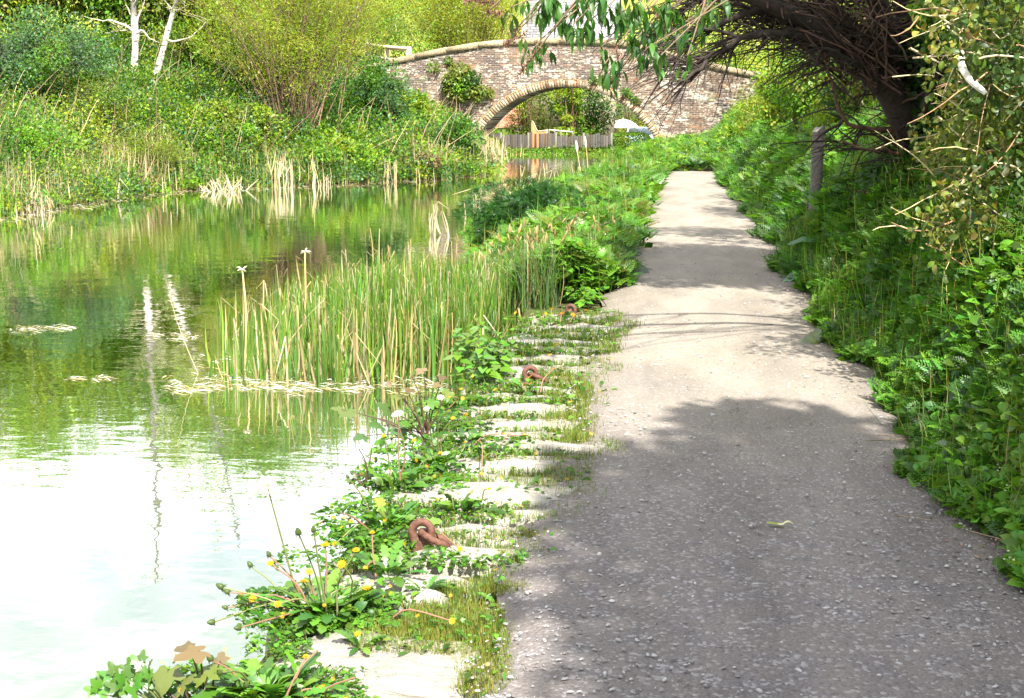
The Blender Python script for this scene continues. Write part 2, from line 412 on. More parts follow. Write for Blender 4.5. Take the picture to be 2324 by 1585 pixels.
# ================================================================== the setting
def build_ground():
    xs = np.unique(np.concatenate([np.linspace(-420, -60, 20), np.linspace(-60, -16, 45), np.linspace(-16, -5, 62), np.linspace(-5, -1.5, 30),
                                   [-1.42, -1.34, -1.27, -1.25, -1.23, -1.18, -1.1, -1.0], np.linspace(-.9, 4, 50), np.linspace(4, 16, 40), np.linspace(16, 420, 40)]))
    ys = np.unique(np.concatenate([np.linspace(-60, 1, 20), np.linspace(1, 24, 110), np.linspace(24, 66, 130), np.linspace(66, 120, 40), np.linspace(120, 900, 40)]))
    X, Y = np.meshgrid(xs, ys); Z = height(X, Y)
    Z = np.where((X > -.55) & (X < 1.3) & (Y < 35.4), -.045, Z)
    nx = len(xs); V = np.stack([X, Y, Z], -1).reshape(-1, 3)
    i = (np.arange(len(ys) - 1)[:, None] * nx + np.arange(nx - 1)[None]).ravel()
    F = np.stack([i, i + 1, i + nx + 1, i + nx], -1)
    cx = (X[:-1, :-1] + X[1:, 1:]).ravel() / 2; cyy = (Y[:-1, :-1] + Y[1:, 1:]).ravel() / 2
    mb = MB(); mb.add(V, F); o = mb.build("ground", M['soil'], smooth=True); tag(o, kind="structure")
    o.data.materials.append(M['meadow'])
    far = ((cyy > 84) | (cx < -24)).astype(np.int32)
    o.data.polygons.foreach_set("material_index", far)
build_ground()
mb = MB(); mb.add([[-60, -60, WZ], [-.9, -60, WZ], [-.9, 64, WZ], [-60, 64, WZ]], [[0, 1, 2, 3]])
tag(mb.build("water", M['water']), kind="structure")
def build_path():
    ys = np.linspace(-8, 35.6, 240); xs = np.linspace(0, 1, 15); V = []
    for y in ys:
        l = -.60 + .05 * math.sin(y * 2.1) + .03 * math.sin(y * 5.3); r = 1.30 + .05 * math.sin(y * 1.7 + 1)
        for t in xs:
            x = l + (r - l) * t
            z = .006 + .018 * math.sin(t * math.pi) + .007 * math.sin(y * 1.9 + x * 1.3) + .004 * math.sin(x * 7 + y * 3) - (.03 if t in (0, 1) else 0)
            V.append((x, y, z))
    n = len(xs); i = (np.arange(len(ys) - 1)[:, None] * n + np.arange(n - 1)[None]).ravel()
    mb = MB(); mb.add(V, np.stack([i, i + 1, i + n + 1, i + n], -1)); tag(mb.build("path", M['path'], smooth=True), kind="structure")
build_path()
# loose pale chippings on the path
def T_chip(seed):
    r = np.random.default_rng(seed); n = 7; a = np.arange(n) * 2 * np.pi / n; q = .5 * (.7 + .5 * r.random(n))
    lo = np.stack([q * np.cos(a), q * np.sin(a), 0 * a], -1); hi = lo * .72 + [0, 0, .28]
    V = np.concatenate([lo, hi, [[0, 0, .36]]]); F = [[i, (i + 1) % n, n + (i + 1) % n, n + i] for i in range(n)]
    T = [[n + i, n + (i + 1) % n, 2 * n] for i in range(n)]
    return V, np.array(F), np.array(T)
def build_gravel():
    mb = MB(); r = np.random.default_rng(3)
    for k in range(4):
        V, F, T = T_chip(k); n = 2600
        y = 2.9 + 14 * r.random(n) ** 1.6; x = -.6 + 1.85 * r.random(n)
        keep = (r.random(n) < .35 + .65 * (lump(x, y, 2.6, k) > -.1)); x, y = x[keep], y[keep]; n = len(x)
        a = r.random(n) * 6.28; s = .005 + .011 * r.random(n) ** 3
        ax = np.stack([np.cos(a), np.sin(a), .1 * r.normal(size=n)], -1); nr = np.stack([.2 * r.normal(size=n), .2 * r.normal(size=n), np.ones(n)], -1)
        c = np.where(r.random((n, 1)) < .55, np.array([[.27, .265, .27]]), np.array([[.14, .13, .13]])) * (.7 + .5 * r.random((n, 1)))
        p = np.stack([x, y, .012 + .018 * np.sin((x + .6) / 1.9 * math.pi)], -1); R = frames(ax, nr); S = np.stack([s, s * (1 + r.random(n)), s * .9], -1)
        scatter(mb, (V, F), p, R, S, c); scatter(mb, (V, T), p, R, S, c)
    tag(mb.build("gravel", M['paint']), kind="stuff")
build_gravel()

# ================================================================== coping stones along the canal edge
STONES = [(3.05, 3.86, -1.20, -.55, "large pale coping stone at the bottom of the photo, its top streaked with pits"),
 (3.89, 4.06, -1.28, -.86, "mossy grey coping stone between the two clumps of dandelions"),
 (4.09, 4.19, -1.10, -.74, "narrow half-buried coping stone beside the large turf patch"),
 (4.21, 4.40, -1.15, -.66, "short coping stone with a split top behind the turf patch"),
 (4.44, 4.64, -1.24, -.53, "coping stone with a hollowed top, first below the nearest mooring ring"),
 (4.76, 4.96, -1.24, -.50, "coping stone that carries the nearest mooring ring"),
 (4.99, 5.17, -1.25, -.43, "tapering pale coping stone just behind the nearest mooring ring"),
 (5.20, 5.49, -1.26, -.35, "wide wavy coping stone with a hump at its path end"),
 (5.52, 5.67, -1.24, -.47, "slim straight coping stone behind the humped one"),
 (5.71, 6.03, -1.24, -.44, "broad smooth white coping stone midway between two mooring rings"),
 (6.07, 6.28, -1.24, -.34, "round-ended white coping stone reaching out into the path"),
 (6.31, 6.47, -1.25, -.52, "weed-covered coping stone behind the round-ended one"),
 (6.50, 6.79, -1.23, -.49, "cracked white coping stone with a notch at its path end"),
 (6.83, 7.15, -1.26, -.55, "long ochre-veined coping stone with dark moss at the water end"),
 (7.19, 7.40, -1.22, -.55, "small pale coping stone broken in two at the path end"),
 (7.44, 7.56, -1.25, -.55, "thin white coping stone in front of the middle mooring ring"),
 (7.60, 7.90, -1.26, -.53, "coping stone under the middle mooring ring"),
 (7.94, 8.22, -1.24, -.42, "flat coping stone reaching the path behind the middle mooring ring"),
 (8.25, 8.62, -1.24, -.55, "bulging white coping stone beside the nettle clump"),
 (8.66, 8.92, -1.25, -.45, "coping stone half hidden by turf past the nettle clump"),
 (8.96, 9.22, -1.24, -.50, "grey rough coping stone two before the farthest mooring ring"),
 (9.26, 9.56, -1.25, -.44, "weathered coping stone with grass tufts before the farthest mooring ring"),
 (9.60, 9.96, -1.24, -.37, "long white coping stone directly before the farthest mooring ring"),
 (10.0, 10.45, -1.24, -.50, "last coping stone, under the farthest mooring ring")]
def build_stone(i, y0, y1, x0, x1, label):
    r = np.random.default_rng(100 + i); n = 44
    c = np.array([(x0 + x1) / 2, (y0 + y1) / 2]); hx, hy = (x1 - x0) / 2, (y1 - y0) / 2 * .93
    th = np.arange(n) * 2 * np.pi / n; e = 4.5
    q = 1 / (np.abs(np.cos(th)) ** e + np.abs(np.sin(th)) ** e) ** (1 / e)
    ph = r.random(6) * 6.28
    wob = 1 + .045 * np.sin(2 * th + ph[0]) + .03 * np.sin(5 * th + ph[1]) + .02 * np.sin(9 * th + ph[2]) + .015 * r.normal(size=n)
    taper = 1 - .16 * r.random() * np.cos(th)
    ox, oy = hx * q * np.cos(th) * wob, hy * q * np.sin(th) * wob * taper
    skew = .07 * r.normal()
    rings = [(1.0, -.34), (1.02, -.12), (1.0, -.035), (.975, -.008), (.92, .004), (.75, .008), (.5, .010), (.25, .011)]
    top = -.012 + .012 * r.random() + (.02 if i in (7,) else 0)
    V = []
    for k, (f, z) in enumerate(rings):
        x = c[0] + ox * f; y = c[1] + (oy + skew * ox) * f
        zz = top + z + (0 if k < 2 else (.009 * lump(x, y, 14, i) + .006 * lump(x, y, 37, i * 2)) * min(1, (k - 1) / 2)) - .05 * smooth(-.75, -1.25, x) * (k > 1) * (.4 + .4 * np.sin(i * 2.2) ** 2)
        V.append(np.stack([x, y, zz], -1))
    V.append(np.array([[c[0], c[1], top + .011]]))
    V = np.concatenate(V); m = len(rings)
    F = [[k * n + j, k * n + (j + 1) % n, (k + 1) * n + (j + 1) % n, (k + 1) * n + j] for k in range(m - 1) for j in range(n)]
    T = [[(m - 1) * n + j, (m - 1) * n + (j + 1) % n, m * n] for j in range(n)]
    mb = MB(); g = (1.0 if i != 1 else .55) * (.92 + .16 * r.random()); mb.add(V, F, np.array([g, g * (.985), g * .95])); mb.V[-1]
    mb.add(V, T, np.array([g, g * .985, g * .95]))
    o = mb.build("coping_stone", M['stone'], smooth=True); tag(o, label, "coping stone", "pale coping stones along the canal edge")
for i, s in enumerate(STONES): build_stone(i, *s)

# ================================================================== mooring rings
def mooring(u, v, label, ang=.0, sc_=1.0):
    P = on_z(u, v, -.004); P[2] = -.004
    root = thing("mooring_ring", P, label, "mooring ring", "rusty mooring rings set in the coping stones")
    a = RIGHT * math.cos(ang) + np.array([-RIGHT[1], RIGHT[0], 0]) * math.sin(ang); up = np.array([0, 0, 1.0])
    E = P + up * .064 * sc_
    mb = MB(); torus(mb, E, .035 * sc_, .0152 * sc_, a, up, n=36, m=12)
    for s in (-1, 1): tube(mb, [E + a * s * .033 * sc_ - up * .008, P + a * s * .026 * sc_ + up * .03, P + a * s * .019 * sc_ - up * .03], [.0152 * sc_, .018 * sc_, .022 * sc_], 12)
    tube(mb, [P + up * .033 * sc_, P - up * .03], [.024 * sc_, .03 * sc_], 12)
    mb.build("eye_bolt", M['rust'], root, smooth=True)
    X = unit(a * .88 - up * .44); R = .058 * sc_
    mb = MB(); torus(mb, E - up * .004 + X * R * .96, R, .0128 * sc_, X, np.cross(a, up) * -1 - up * .17, n=40, m=12)
    mb.build("ring", M['rust'], root, smooth=True)
mooring(958, 1243, "large rusty mooring ring nearest the camera, its link lying over on the stone")
mooring(1203, 872, "middle rusty mooring ring, standing among weeds beside the sunlit path", .25)
mooring(1296, 722, "small-looking rusty mooring ring farthest up the path, half sunk in yellow flowers", 2.6)

# ================================================================== the bridge
BY, BT = 60.0, 4.2
BCX, BCZ, BR = -5.15, -2.05, 4.68
def btop(x):
    return np.interp(x, [-14.5, -12.9, -11, -9, -7.3, -4.7, -2.6, -.5, 1.5, 3.2, 6], [3.30, 3.66, 4.05, 4.36, 4.50, 4.52, 4.38, 3.88, 3.34, 3.0, 2.6])
def build_bridge():
    root = thing("brick_bridge", (BCX, BY, -.4), "old brick canal bridge with a pale arch ring and white-flecked weathered brickwork", "bridge")
    th0 = math.acos(min(1, (-.9 - BCZ) / BR))
    xi = np.unique(np.concatenate([np.linspace(-14.5, BCX - BR * math.sin(th0), 30), BCX + BR * np.sin(np.linspace(-th0, th0, 61)), np.linspace(BCX + BR * math.sin(th0), 5.5, 40)]))
    def bot(x):
        d = BR ** 2 - (x - BCX) ** 2; s = np.where(d > 0, BCZ + np.sqrt(np.maximum(d, 0)), -9)
        return np.maximum(s, -.9)
    lo, hi = bot(xi), btop(xi); rows = 7; n = len(xi); mb = MB()
    for yy, sg in ((BY, 1), (BY + BT, -1)):
        V = np.stack([np.stack([xi, np.full(n, yy), lo + (hi - lo) * k / (rows - 1)], -1) for k in range(rows)]).reshape(-1, 3)
        i = (np.arange(rows - 1)[:, None] * n + np.arange(n - 1)[None]).ravel()
        mb.add(V, np.stack([i, i + 1, i + n + 1, i + n], -1)[:, ::sg])
    for zz, sg in ((lo, -1), (hi, 1)):
        V = np.concatenate([np.stack([xi, np.full(n, BY), zz], -1), np.stack([xi, np.full(n, BY + BT), zz], -1)]); i = np.arange(n - 1)
        mb.add(V, np.stack([i, i + 1, i + n + 1, i + n], -1)[:, ::sg])
    o = mb.build("wall", M['brick'], root)
    # arch ring: brick-deep blocks set a little proud
    mb = MB(); r = np.random.default_rng(5); nb = 104; edges = np.linspace(-th0 * 1.02, th0 * 1.02, nb + 1)
    for k in range(nb):
        a0, a1 = edges[k] + .0018, edges[k + 1] - .0018; r0, r1 = BR - .012, BR + .285 + .006 * r.normal(); yy0, yy1 = BY - .035 - .012 * r.random(), BY + .3
        pts = []
        for y_ in (yy0, yy1):
            for (a, q) in ((a0, r0), (a1, r0), (a1, r1), (a0, r1)): pts.append([BCX + q * math.sin(a), y_, BCZ + q * math.cos(a)])
        mb.add(pts, [[0, 1, 2, 3], [4, 7, 6, 5], [0, 4, 5, 1], [1, 5, 6, 2], [2, 6, 7, 3], [3, 7, 4, 0]], (np.array([1, .97, .92]) if r.random() < .72 else np.array([.75, .5, .42])) * (.5 + .7 * r.random()))
    mb.build("arch_ring", M['block'], root)
    mb = MB()                                            # projecting hood course over the ring
    a = np.linspace(-th0, th0, 60); q = BR + .31
    P = np.stack([BCX + q * np.sin(a), np.full(60, BY - .02), BCZ + q * np.cos(a)], -1); tube(mb, P, .035, 6, (.75, .62, .5)); mb.build("hood_course", M['block'], root)
    mb = MB(); xs = [-14.4]
    while xs[-1] < 5.2: xs.append(xs[-1] + .85 + .7 * r.random())
    for x0, x1 in zip(xs[:-1], xs[1:]):
        x1 -= .02; z0, z1 = float(btop(x0)), float(btop(x1)); h = .24 + .02 * r.random(); c = np.array([1, .95, .85]) * (.55 + .4 * r.random())
        y0, y1 = BY - .07 - .015 * r.random(), BY + .42
        top = .05
        V = [[x0, y0, z0 - .02], [x1, y0, z1 - .02], [x1, y1, z1 - .02], [x0, y1, z0 - .02], [x0, y0, z0 + h - top], [x1, y0, z1 + h - top], [x1, y1, z1 + h - top], [x0, y1, z0 + h - top],
             [x0 + .02, y0 + .08, z0 + h], [x1 - .02, y0 + .08, z1 + h], [x1 - .02, y1 - .08, z1 + h], [x0 + .02, y1 - .08, z0 + h]]
        mb.add(V, [[0, 3, 2, 1], [0, 1, 5, 4], [1, 2, 6, 5], [2, 3, 7, 6], [3, 0, 4, 7], [4, 5, 9, 8], [5, 6, 10, 9], [6, 7, 11, 10], [7, 4, 8, 11], [8, 9, 10, 11]], c)
    mb.build("coping", M['block'], root)
    # pale quoins where the arch meets the towpath side
    mb = MB(); z = -.55
    for k in range(5):
        x0 = BCX + math.sqrt(BR ** 2 - (z + .12 - BCZ) ** 2) + .0; L = .62 if k % 2 else .9
        box(mb, (x0 + .26, BY - .05, z), (x0 + .26 + L * .6, BY + .2, z + .21), np.array([1.05, .95, .8]) * (.85 + .3 * r.random()), .015); z += .23
    mb.build("quoin", M['block'], root)
build_bridge()

# ================================================================== things beyond and beside the bridge
def boards(mb, p0, p1, z0, ztop, wdt, cols, r, th=.02, jag=.03):
    p0 = np.array(p0, float); p1 = np.array(p1, float); L = np.linalg.norm(p1 - p0); d = (p1 - p0) / L; nrm = np.array([-d[1], d[0]]); s = 0
    while s < L - .02:
        b = wdt * (.85 + .3 * r.random()); e = min(s + b - .008, L); c = np.array(cols[r.integers(len(cols))]) * (.75 + .5 * r.random())
        zt = ztop + jag * r.normal(); a = p0 + d * s; q = p0 + d * e; o = nrm * th; sh = nrm * .006 * r.random(); a, q = a + sh, q + sh
        V = [[*a, z0], [*q, z0], [*(q + o), z0], [*(a + o), z0], [*a, zt], [*q, zt + .01 * r.normal()], [*(q + o), zt], [*(a + o), zt]]
        mb.add(V, [[0, 1, 5, 4], [1, 2, 6, 5], [2, 3, 7, 6], [3, 0, 4, 7], [4, 5, 6, 7]], c); s += b
def far_things():
    r = np.random.default_rng(11)
    y = 68.0; a, b = on_y(1075, 306, y), on_y(1388, 306, y)
    f = thing("board_fence", ((a[0] + b[0]) / 2, y, -.6), "weathered grey vertical board fence seen beneath the bridge arch", "fence")
    grey = [(.052, .049, .046), (.066, .059, .052), (.040, .037, .035), (.062, .050, .038)]
    segs = np.linspace(a[0], b[0], 6); tops = [.40, .34, .42, .30, .38]
    for k in range(5):
        mb = MB(); boards(mb, (segs[k] + .06, y), (segs[k + 1] - .06, y + .02), -.95, tops[k], .13, grey + ([(.26, .12, .05)] if k == 2 else []), r); mb.build("board_panel", M['wood'], f)
    for k in range(6):
        mb = MB(); box(mb, (segs[k] - .05, y - .03, -.95), (segs[k] + .05, y + .08, .46), (.17, .155, .14), .01); mb.build("post", M['wood'], f)
    # woven orange panel with a swept top
    p0, p1 = on_y(1207, 306, 69.0), on_y(1241, 306, 69.0); w_ = thing("woven_panel", (p0[0], 69.0, -.6), "orange-brown woven fence panel with a swept-down top, standing behind the board fence", "fence panel")
    mb = MB(); n = 26
    for k in range(n):
        t = k / (n - 1); x = p0[0] + (p1[0] - p0[0]) * t; zt = 1.02 - .52 * smooth(0, .42, t) + .04 * smooth(.45, 1, t); box(mb, (x - .02, 69.0, -.6), (x + .021, 69.04, zt), np.array([.42, .23, .10]) * (.75 + .5 * r.random()))
    mb.build("weave", M['wood'], w_); mb = MB(); q = [[p0[0] + (p1[0] - p0[0]) * t, 69.0, 1.04 - .52 * smooth(0, .42, t) + .04 * smooth(.45, 1, t)] for t in np.linspace(0, 1, 14)]
    tube(mb, q, .03, 6, (.55, .45, .33)); mb.build("top_rail", M['wood'], w_)
    mb = MB(); box(mb, (p1[0] - .05, 68.97, -.7), (p1[0] + .05, 69.07, .62), (.5, .36, .2), .01); mb.build("post", M['wood'], w_)
    # pale rail running on from the woven panel
    q0, q1 = on_y(1246, 295, 70), on_y(1300, 300, 70); t = thing("garden_trellis", (q0[0], 70, -.7), "pale garden rail with thin uprights running from the woven panel to the dark tree", "trellis")
    mb = MB(); tube(mb, [q0, q1], .035, 6, (.62, .58, .5)); mb.build("rail", M['wood'], t)
    for k in range(5):
        p = q0 + (q1 - q0) * k / 4; mb = MB(); tube(mb, [p, [p[0], p[1], -.75]], .025, 6, (.35, .31, .26)); mb.build("upright", M['wood'], t)
    # clipped car-high things
    c0 = on_y(1418, 288, 80); zg = ground(c0[0] + .9, 80); W = 1.72; x0 = c0[0]; 
    car = thing("parked_car", (x0 + W / 2, 80, zg), "pale blue car parked behind the clipped hedge under the arch", "car")
    prof = [(0, .32), (.04, .62), (.10, .88), (.45, .96), (1.05, 1.40), (1.5, 1.45), (2.6, 1.42), (3.1, 1.0), (3.9, .88), (4.1, .6), (4.12, .3)]
    mb = MB(); V = []
    for s, wx in ((0, 0), (1, 0)):
        for (yy, zz) in prof:
            ins = .13 * smooth(.95, 1.42, zz) + .03; V.append([x0 + (ins if s == 0 else W - ins), 80 + yy, zg + zz])
    n = len(prof); F = [[i, i + 1, n + i + 1, n + i] for i in range(n - 1)] + [[0, n, 2 * n - 1, n - 1]]
    mb.add(V, F, (.36, .52, .60)); T = []
    for s in (0, n): T += [[s, s + i, s + i + 1] for i in range(1, n - 1)]
    mb.add(V, T, (.36, .52, .60)); mb.build("body", M['paint'], car)
    mb = MB(); box(mb, (x0 + .2, 80.62, zg + 1.0), (x0 + W - .2, 80.64, zg + 1.02)); V = [[x0 + .16, 80.47, zg + 1.0], [x0 + W - .16, 80.47, zg + 1.0], [x0 + W - .24, 80.98, zg + 1.38], [x0 + .24, 80.98, zg + 1.38]]
    mb = MB(); mb.add(np.concatenate([V, np.array(V) + [0, -.012, .012]]), [[4, 5, 6, 7], [0, 1, 5, 4], [1, 2, 6, 5], [2, 3, 7, 6], [3, 0, 4, 7]]); mb.build("rear_window", M['glass'], car)
    for xx in (x0 + .12, x0 + W - .12):
        for yy in (80.75, 83.3):
            mb = MB(); torus(mb, (xx, yy, zg + .3), .22, .085, (0, 1, 0), (0, 0, 1), (.02, .02, .02), 20, 8); tube(mb, [[xx - .07, yy, zg + .3], [xx + .07, yy, zg + .3]], .18, 12, (.4, .4, .42)); mb.build("wheel", M['paint'], car)
    for xx in (x0 + .1, x0 + W - .3):
        mb = MB(); box(mb, (xx, 79.995, zg + .64), (xx + .2, 80.06, zg + .82), (.35, .03, .02), .02); mb.build("tail_light", M['paint'], car)
    # parasol
    p = on_y(1414, 290, 85); zg = ground(p[0], 85); ps = thing("parasol", (p[0], 85, zg), "open white garden parasol rising behind the hedge under the arch", "parasol")
    zt = on_y(1414, 270, 85)[2]; zr = p[2]; mb = MB(); n = 12
    V = [[p[0], 85, zt]]
    for k, (f, h) in enumerate(((.45, .22), (.8, .62), (1.0, 1.0))):
        for j in range(n): q = 1.02 * f * (1 if j % 2 == 0 else .965); V.append([p[0] + q * math.cos(j * 2 * math.pi / n), 85 + q * math.sin(j * 2 * math.pi / n), zt + (zr - zt) * h])
    F = [[1 + k * n + j, 1 + k * n + (j + 1) % n, 1 + (k + 1) * n + (j + 1) % n, 1 + (k + 1) * n + j] for k in range(2) for j in range(n)]
    mb.add(V, F, (.78, .76, .78)); mb.add(V, [[0, 1 + j, 1 + (j + 1) % n] for j in range(n)], (.78, .76, .78)); mb.build("canopy", M['paint'], ps)
    mb = MB(); tube(mb, [[p[0], 85, zt + .08], [p[0], 85, zg]], .025, 6, (.5, .45, .4)); mb.build("pole", M['wood'], ps)
    # slate roofed house over the bridge
    hx0, hx1 = on_y(1188, 90, 82)[0], on_y(1400, 90, 82)[0]; ze = on_y(1188, 88, 82)[2]; zg = ground(hx0, 82)
    h = thing("slate_house", ((hx0 + hx1) / 2, 85, zg), "grey slate roofed stone house showing above the crown of the bridge", "house")
    mb = MB(); box(mb, (hx0 + .15, 82.3, zg - .3), (hx1 - .15, 89.7, ze)); mb.add([[hx0 + .15, 82.3, ze], [hx0 + .15, 86, ze + 3.3], [hx0 + .15, 89.7, ze]], [[0, 1, 2]]); mb.add([[hx1 - .15, 82.3, ze], [hx1 - .15, 86, ze + 3.3], [hx1 - .15, 89.7, ze]], [[0, 1, 2]]); mb.build("wall", M['block'], h)
    mb = MB()
    for s in (-1, 1):
        mb.add([[hx0, 86 + s * 4.1, ze - .1], [hx1, 86 + s * 4.1, ze - .1], [hx1, 86, ze + 3.5], [hx0, 86, ze + 3.5], [hx0, 86 + s * 4.1, ze + .02], [hx1, 86 + s * 4.1, ze + .02], [hx1, 86, ze + 3.62], [hx0, 86, ze + 3.62]], [[0, 1, 2, 3], [4, 5, 6, 7], [0, 1, 5, 4], [1, 2, 6, 5], [3, 0, 4, 7]])
    rf = mb.build("roof", M['slate'], h)
    mb = MB()
    for s in (-1, 1): tube(mb, [[hx0 - .06, 86 + s * 4.12, ze - .02], [hx0 - .06, 86, ze + 3.6]], .14, 6, (1.0, 1.0, 1.02))
    mb.build("verge", M['block'], h)
    mb = MB(); box(mb, (hx0 - .25, 81.75, ze - .75), (hx0 + .28, 82.28, ze - .1), (1.1, 1.05, .95), .04); mb.build("kneeler_stone", M['block'], h)
    for wx in (.25, .6):
        x = hx0 + (hx1 - hx0) * wx; mb = MB(); box(mb, (x, 82.26, ze - 2.2), (x + .9, 82.31, ze - .9), (.8, .8, .8)); wn = mb.build("window", M['paint'], h)
        mb = MB(); box(mb, (x + .08, 82.24, ze - 2.1), (x + .82, 82.27, ze - 1.0)); mb.build("pane", M['glass'], wn)
    # rendered cottage behind the parasol
    a = on_y(1372, 285, 100); b = on_y(1475, 285, 100); zg = ground(a[0], 100); zt = on_y(1400, 190, 100)[2]
    h = thing("rendered_cottage", ((a[0] + b[0]) / 2, 102, zg), "grey rendered cottage wall behind the parasol, partly hidden by the dark tree", "cottage")
    mb = MB(); box(mb, (a[0], 100, zg - .3), (b[0] + 3, 105, zt), (.17, .16, .15)); mb.build("wall", M['paint'], h)
    mb = MB(); mb.add([[a[0] - .3, 99.7, zt - .05], [b[0] + 3.3, 99.7, zt - .05], [b[0] + 3.3, 102.5, zt + 1.8], [a[0] - .3, 102.5, zt + 1.8], [a[0] - .3, 105.3, zt - .05], [b[0] + 3.3, 105.3, zt - .05]], [[0, 1, 2, 3], [3, 2, 5, 4]]); mb.build("roof", M['slate'], h)
    x = b[0] - 1.2; mb = MB(); box(mb, (x, 99.95, zg + 1.0), (x + .9, 100.02, zg + 2.1), (.7, .7, .7)); wn = mb.build("window", M['paint'], h); mb = MB(); box(mb, (x + .08, 99.93, zg + 1.08), (x + .82, 99.96, zg + 2.02)); mb.build("pane", M['glass'], wn)
    # red roofed shed on the far side
    a = on_y(1086, 298, 78); b = on_y(1172, 298, 78); zg = ground(a[0], 78); zt = on_y(1130, 288, 78)[2]
    h = thing("brick_shed", ((a[0] + b[0]) / 2, 79, zg), "small white-fronted shed with a red tiled roof inside the arch", "shed")
    mb = MB(); box(mb, (a[0], 78, zg - .3), (b[0], 81, zt), (.60, .58, .58)); mb.build("wall", M['paint'], h)
    mb = MB(); mb.add([[a[0] - .2, 77.7, zt - .06], [b[0] + .2, 77.7, zt - .06], [b[0] + .2, 79.5, zt + 1.05], [a[0] - .2, 79.5, zt + 1.05], [a[0] - .2, 81.3, zt - .06], [b[0] + .2, 81.3, zt - .06]], [[0, 1, 2, 3], [3, 2, 5, 4]], (.42, .17, .11)); mb.build("roof", M['wood'], h)
    mb = MB(); box(mb, (a[0] + .35, 77.96, zg), (a[0] + .95, 78.0, zt - .12), (.10, .11, .2)); mb.build("door", M['paint'], h)
    # timber rail at the left end of the bridge
    y = 62.5; p = [on_y(833, 101, y + 4), on_y(878, 108, y + 2), on_y(927, 112, y)]
    f = thing("rail_fence", (p[2][0], y, ground(p[2][0], y)), "pale timber post and rail fence at the left end of the bridge parapet", "fence")
    mb = MB(); tube(mb, p, .10, 4, (.56, .48, .34)); mb.build("top_rail", M['wood'], f)
    mb = MB(); tube(mb, [q - [0, 0, .55] for q in p], .085, 4, (.5, .43, .32)); mb.build("lower_rail", M['wood'], f)
    for q in p:
        mb = MB(); box(mb, (q[0] - .11, q[1] - .02, ground(q[0], q[1]) - .2), (q[0] + .11, q[1] + .16, q[2] + .12), (.52, .45, .32), .02); mb.build("post", M['wood'], f)
far_things()
def post():
    y = 14.4; P = on_y(1850, 440, y); z0 = ground(P[0], y) - .1; zt = on_y(1850, 292, y)[2]
    mb = MB(); V = []; r = np.random.default_rng(2)
    for k in range(9):
        t = k / 8; z = z0 + (zt - z0) * t; cx, cyy = P[0] + .012 * t, y + .01 * math.sin(t * 5)
        for j in range(12):
            a = j * math.pi / 6; q = 1 / (abs(math.cos(a)) ** 5 + abs(math.sin(a)) ** 5) ** .2 * (.060 + .003 * r.normal()); q *= (.72 if j == 8 else 1)
            V.append([cx + q * math.cos(a), cyy + q * math.sin(a), z + (.03 * math.cos(a) + .012 * r.normal() if k == 8 else 0)])
    F = [[k * 12 + j, k * 12 + (j + 1) % 12, k * 12 + 12 + (j + 1) % 12, k * 12 + 12 + j] for k in range(8) for j in range(12)]
    mb.add(V, F, (.12, .107, .10)); V = np.array(V); mb.add(np.concatenate([V[96:108], [V[96:108].mean(0)]]), [[j, (j + 1) % 12, 12] for j in range(12)], (.20, .18, .165))
    tag(mb.build("timber_post", M['wood']), "grey weathered square timber post standing in the bank beside the path", "post")
post()
# ================================================================== vegetation helpers
LIME = (.200, .280, .018); YEL = (.250, .280, .026); MID = (.085, .190, .018); DARK = (.028, .080, .012); BLUE = (.072, .160, .058)
OLIVE = (.140, .185, .026); STRAW = (.34, .27, .14); PALE = (.34, .285, .18); BROWN = (.12, .07, .04); REDTW = (.18, .08, .05); FRESH = (.125, .255, .018)
def project(P):
    D = P - EYE; z = D @ FWD; z = np.where(z < .1, .1, z)
    return UW / 2 + FOC * (D @ RIGHT) / z, VH / 2 - FOC * (D @ UP) / z, z
def jit(col, n, r, amt=.25, hue=.12):
    c = np.broadcast_to(np.asarray(col, float), (n, 3)) * (1 + amt * r.normal(size=(n, 1))).clip(.35, 1.9)
    return (c * (1 + hue * r.normal(size=(n, 3)))).clip(.003, .9)
def sphere_dirs(n, r): return unit(r.normal(size=(n, 3)))
def blob_leaves(mb, B, n, size, pal, r, T, loose=.5, droop=.25, flat=.9, up=.35):
    """n leaves over the outer part of the blobs B (x, y, z, radius)."""
    B = np.asarray(B, float); p = B[:, 3] ** 2; k = r.choice(len(B), n, p=p / p.sum())
    d = sphere_dirs(n, r); q = B[k, 3] * (.35 + .75 * r.random(n) ** .55)
    P = B[k, :3] + d * q[:, None] * [1, 1, flat]
    ax = unit(d * .6 + loose * r.normal(size=(n, 3)) + [0, 0, -droop]); nr = unit(d * .7 + loose * r.normal(size=(n, 3)) + [0, 0, up])
    hue = np.array([pal[i] for i in r.choice(len(pal), len(B))])[k]
    scatter(mb, T, P, frames(ax, nr), size * (.6 + .8 * r.random(n)), jit(hue, n, r))
def wiggle(a, b, n, r, amp=.06, sag=0.0):
    a = np.asarray(a, float); b = np.asarray(b, float); t = np.linspace(0, 1, n)[:, None]; L = np.linalg.norm(b - a)
    k = r.normal(size=(n, 3)) * amp * L / n ** .5; k[0] = 0
    return a + (b - a) * t + np.cumsum(k, 0) * (1 - t * .5) + np.array([0, 0, 1]) * sag * L * (4 * t * (1 - t))
LEAFQ = T_rhomb(.62); LEAFN = T_rhomb(.22); LEAFW = T_rhomb(.85)
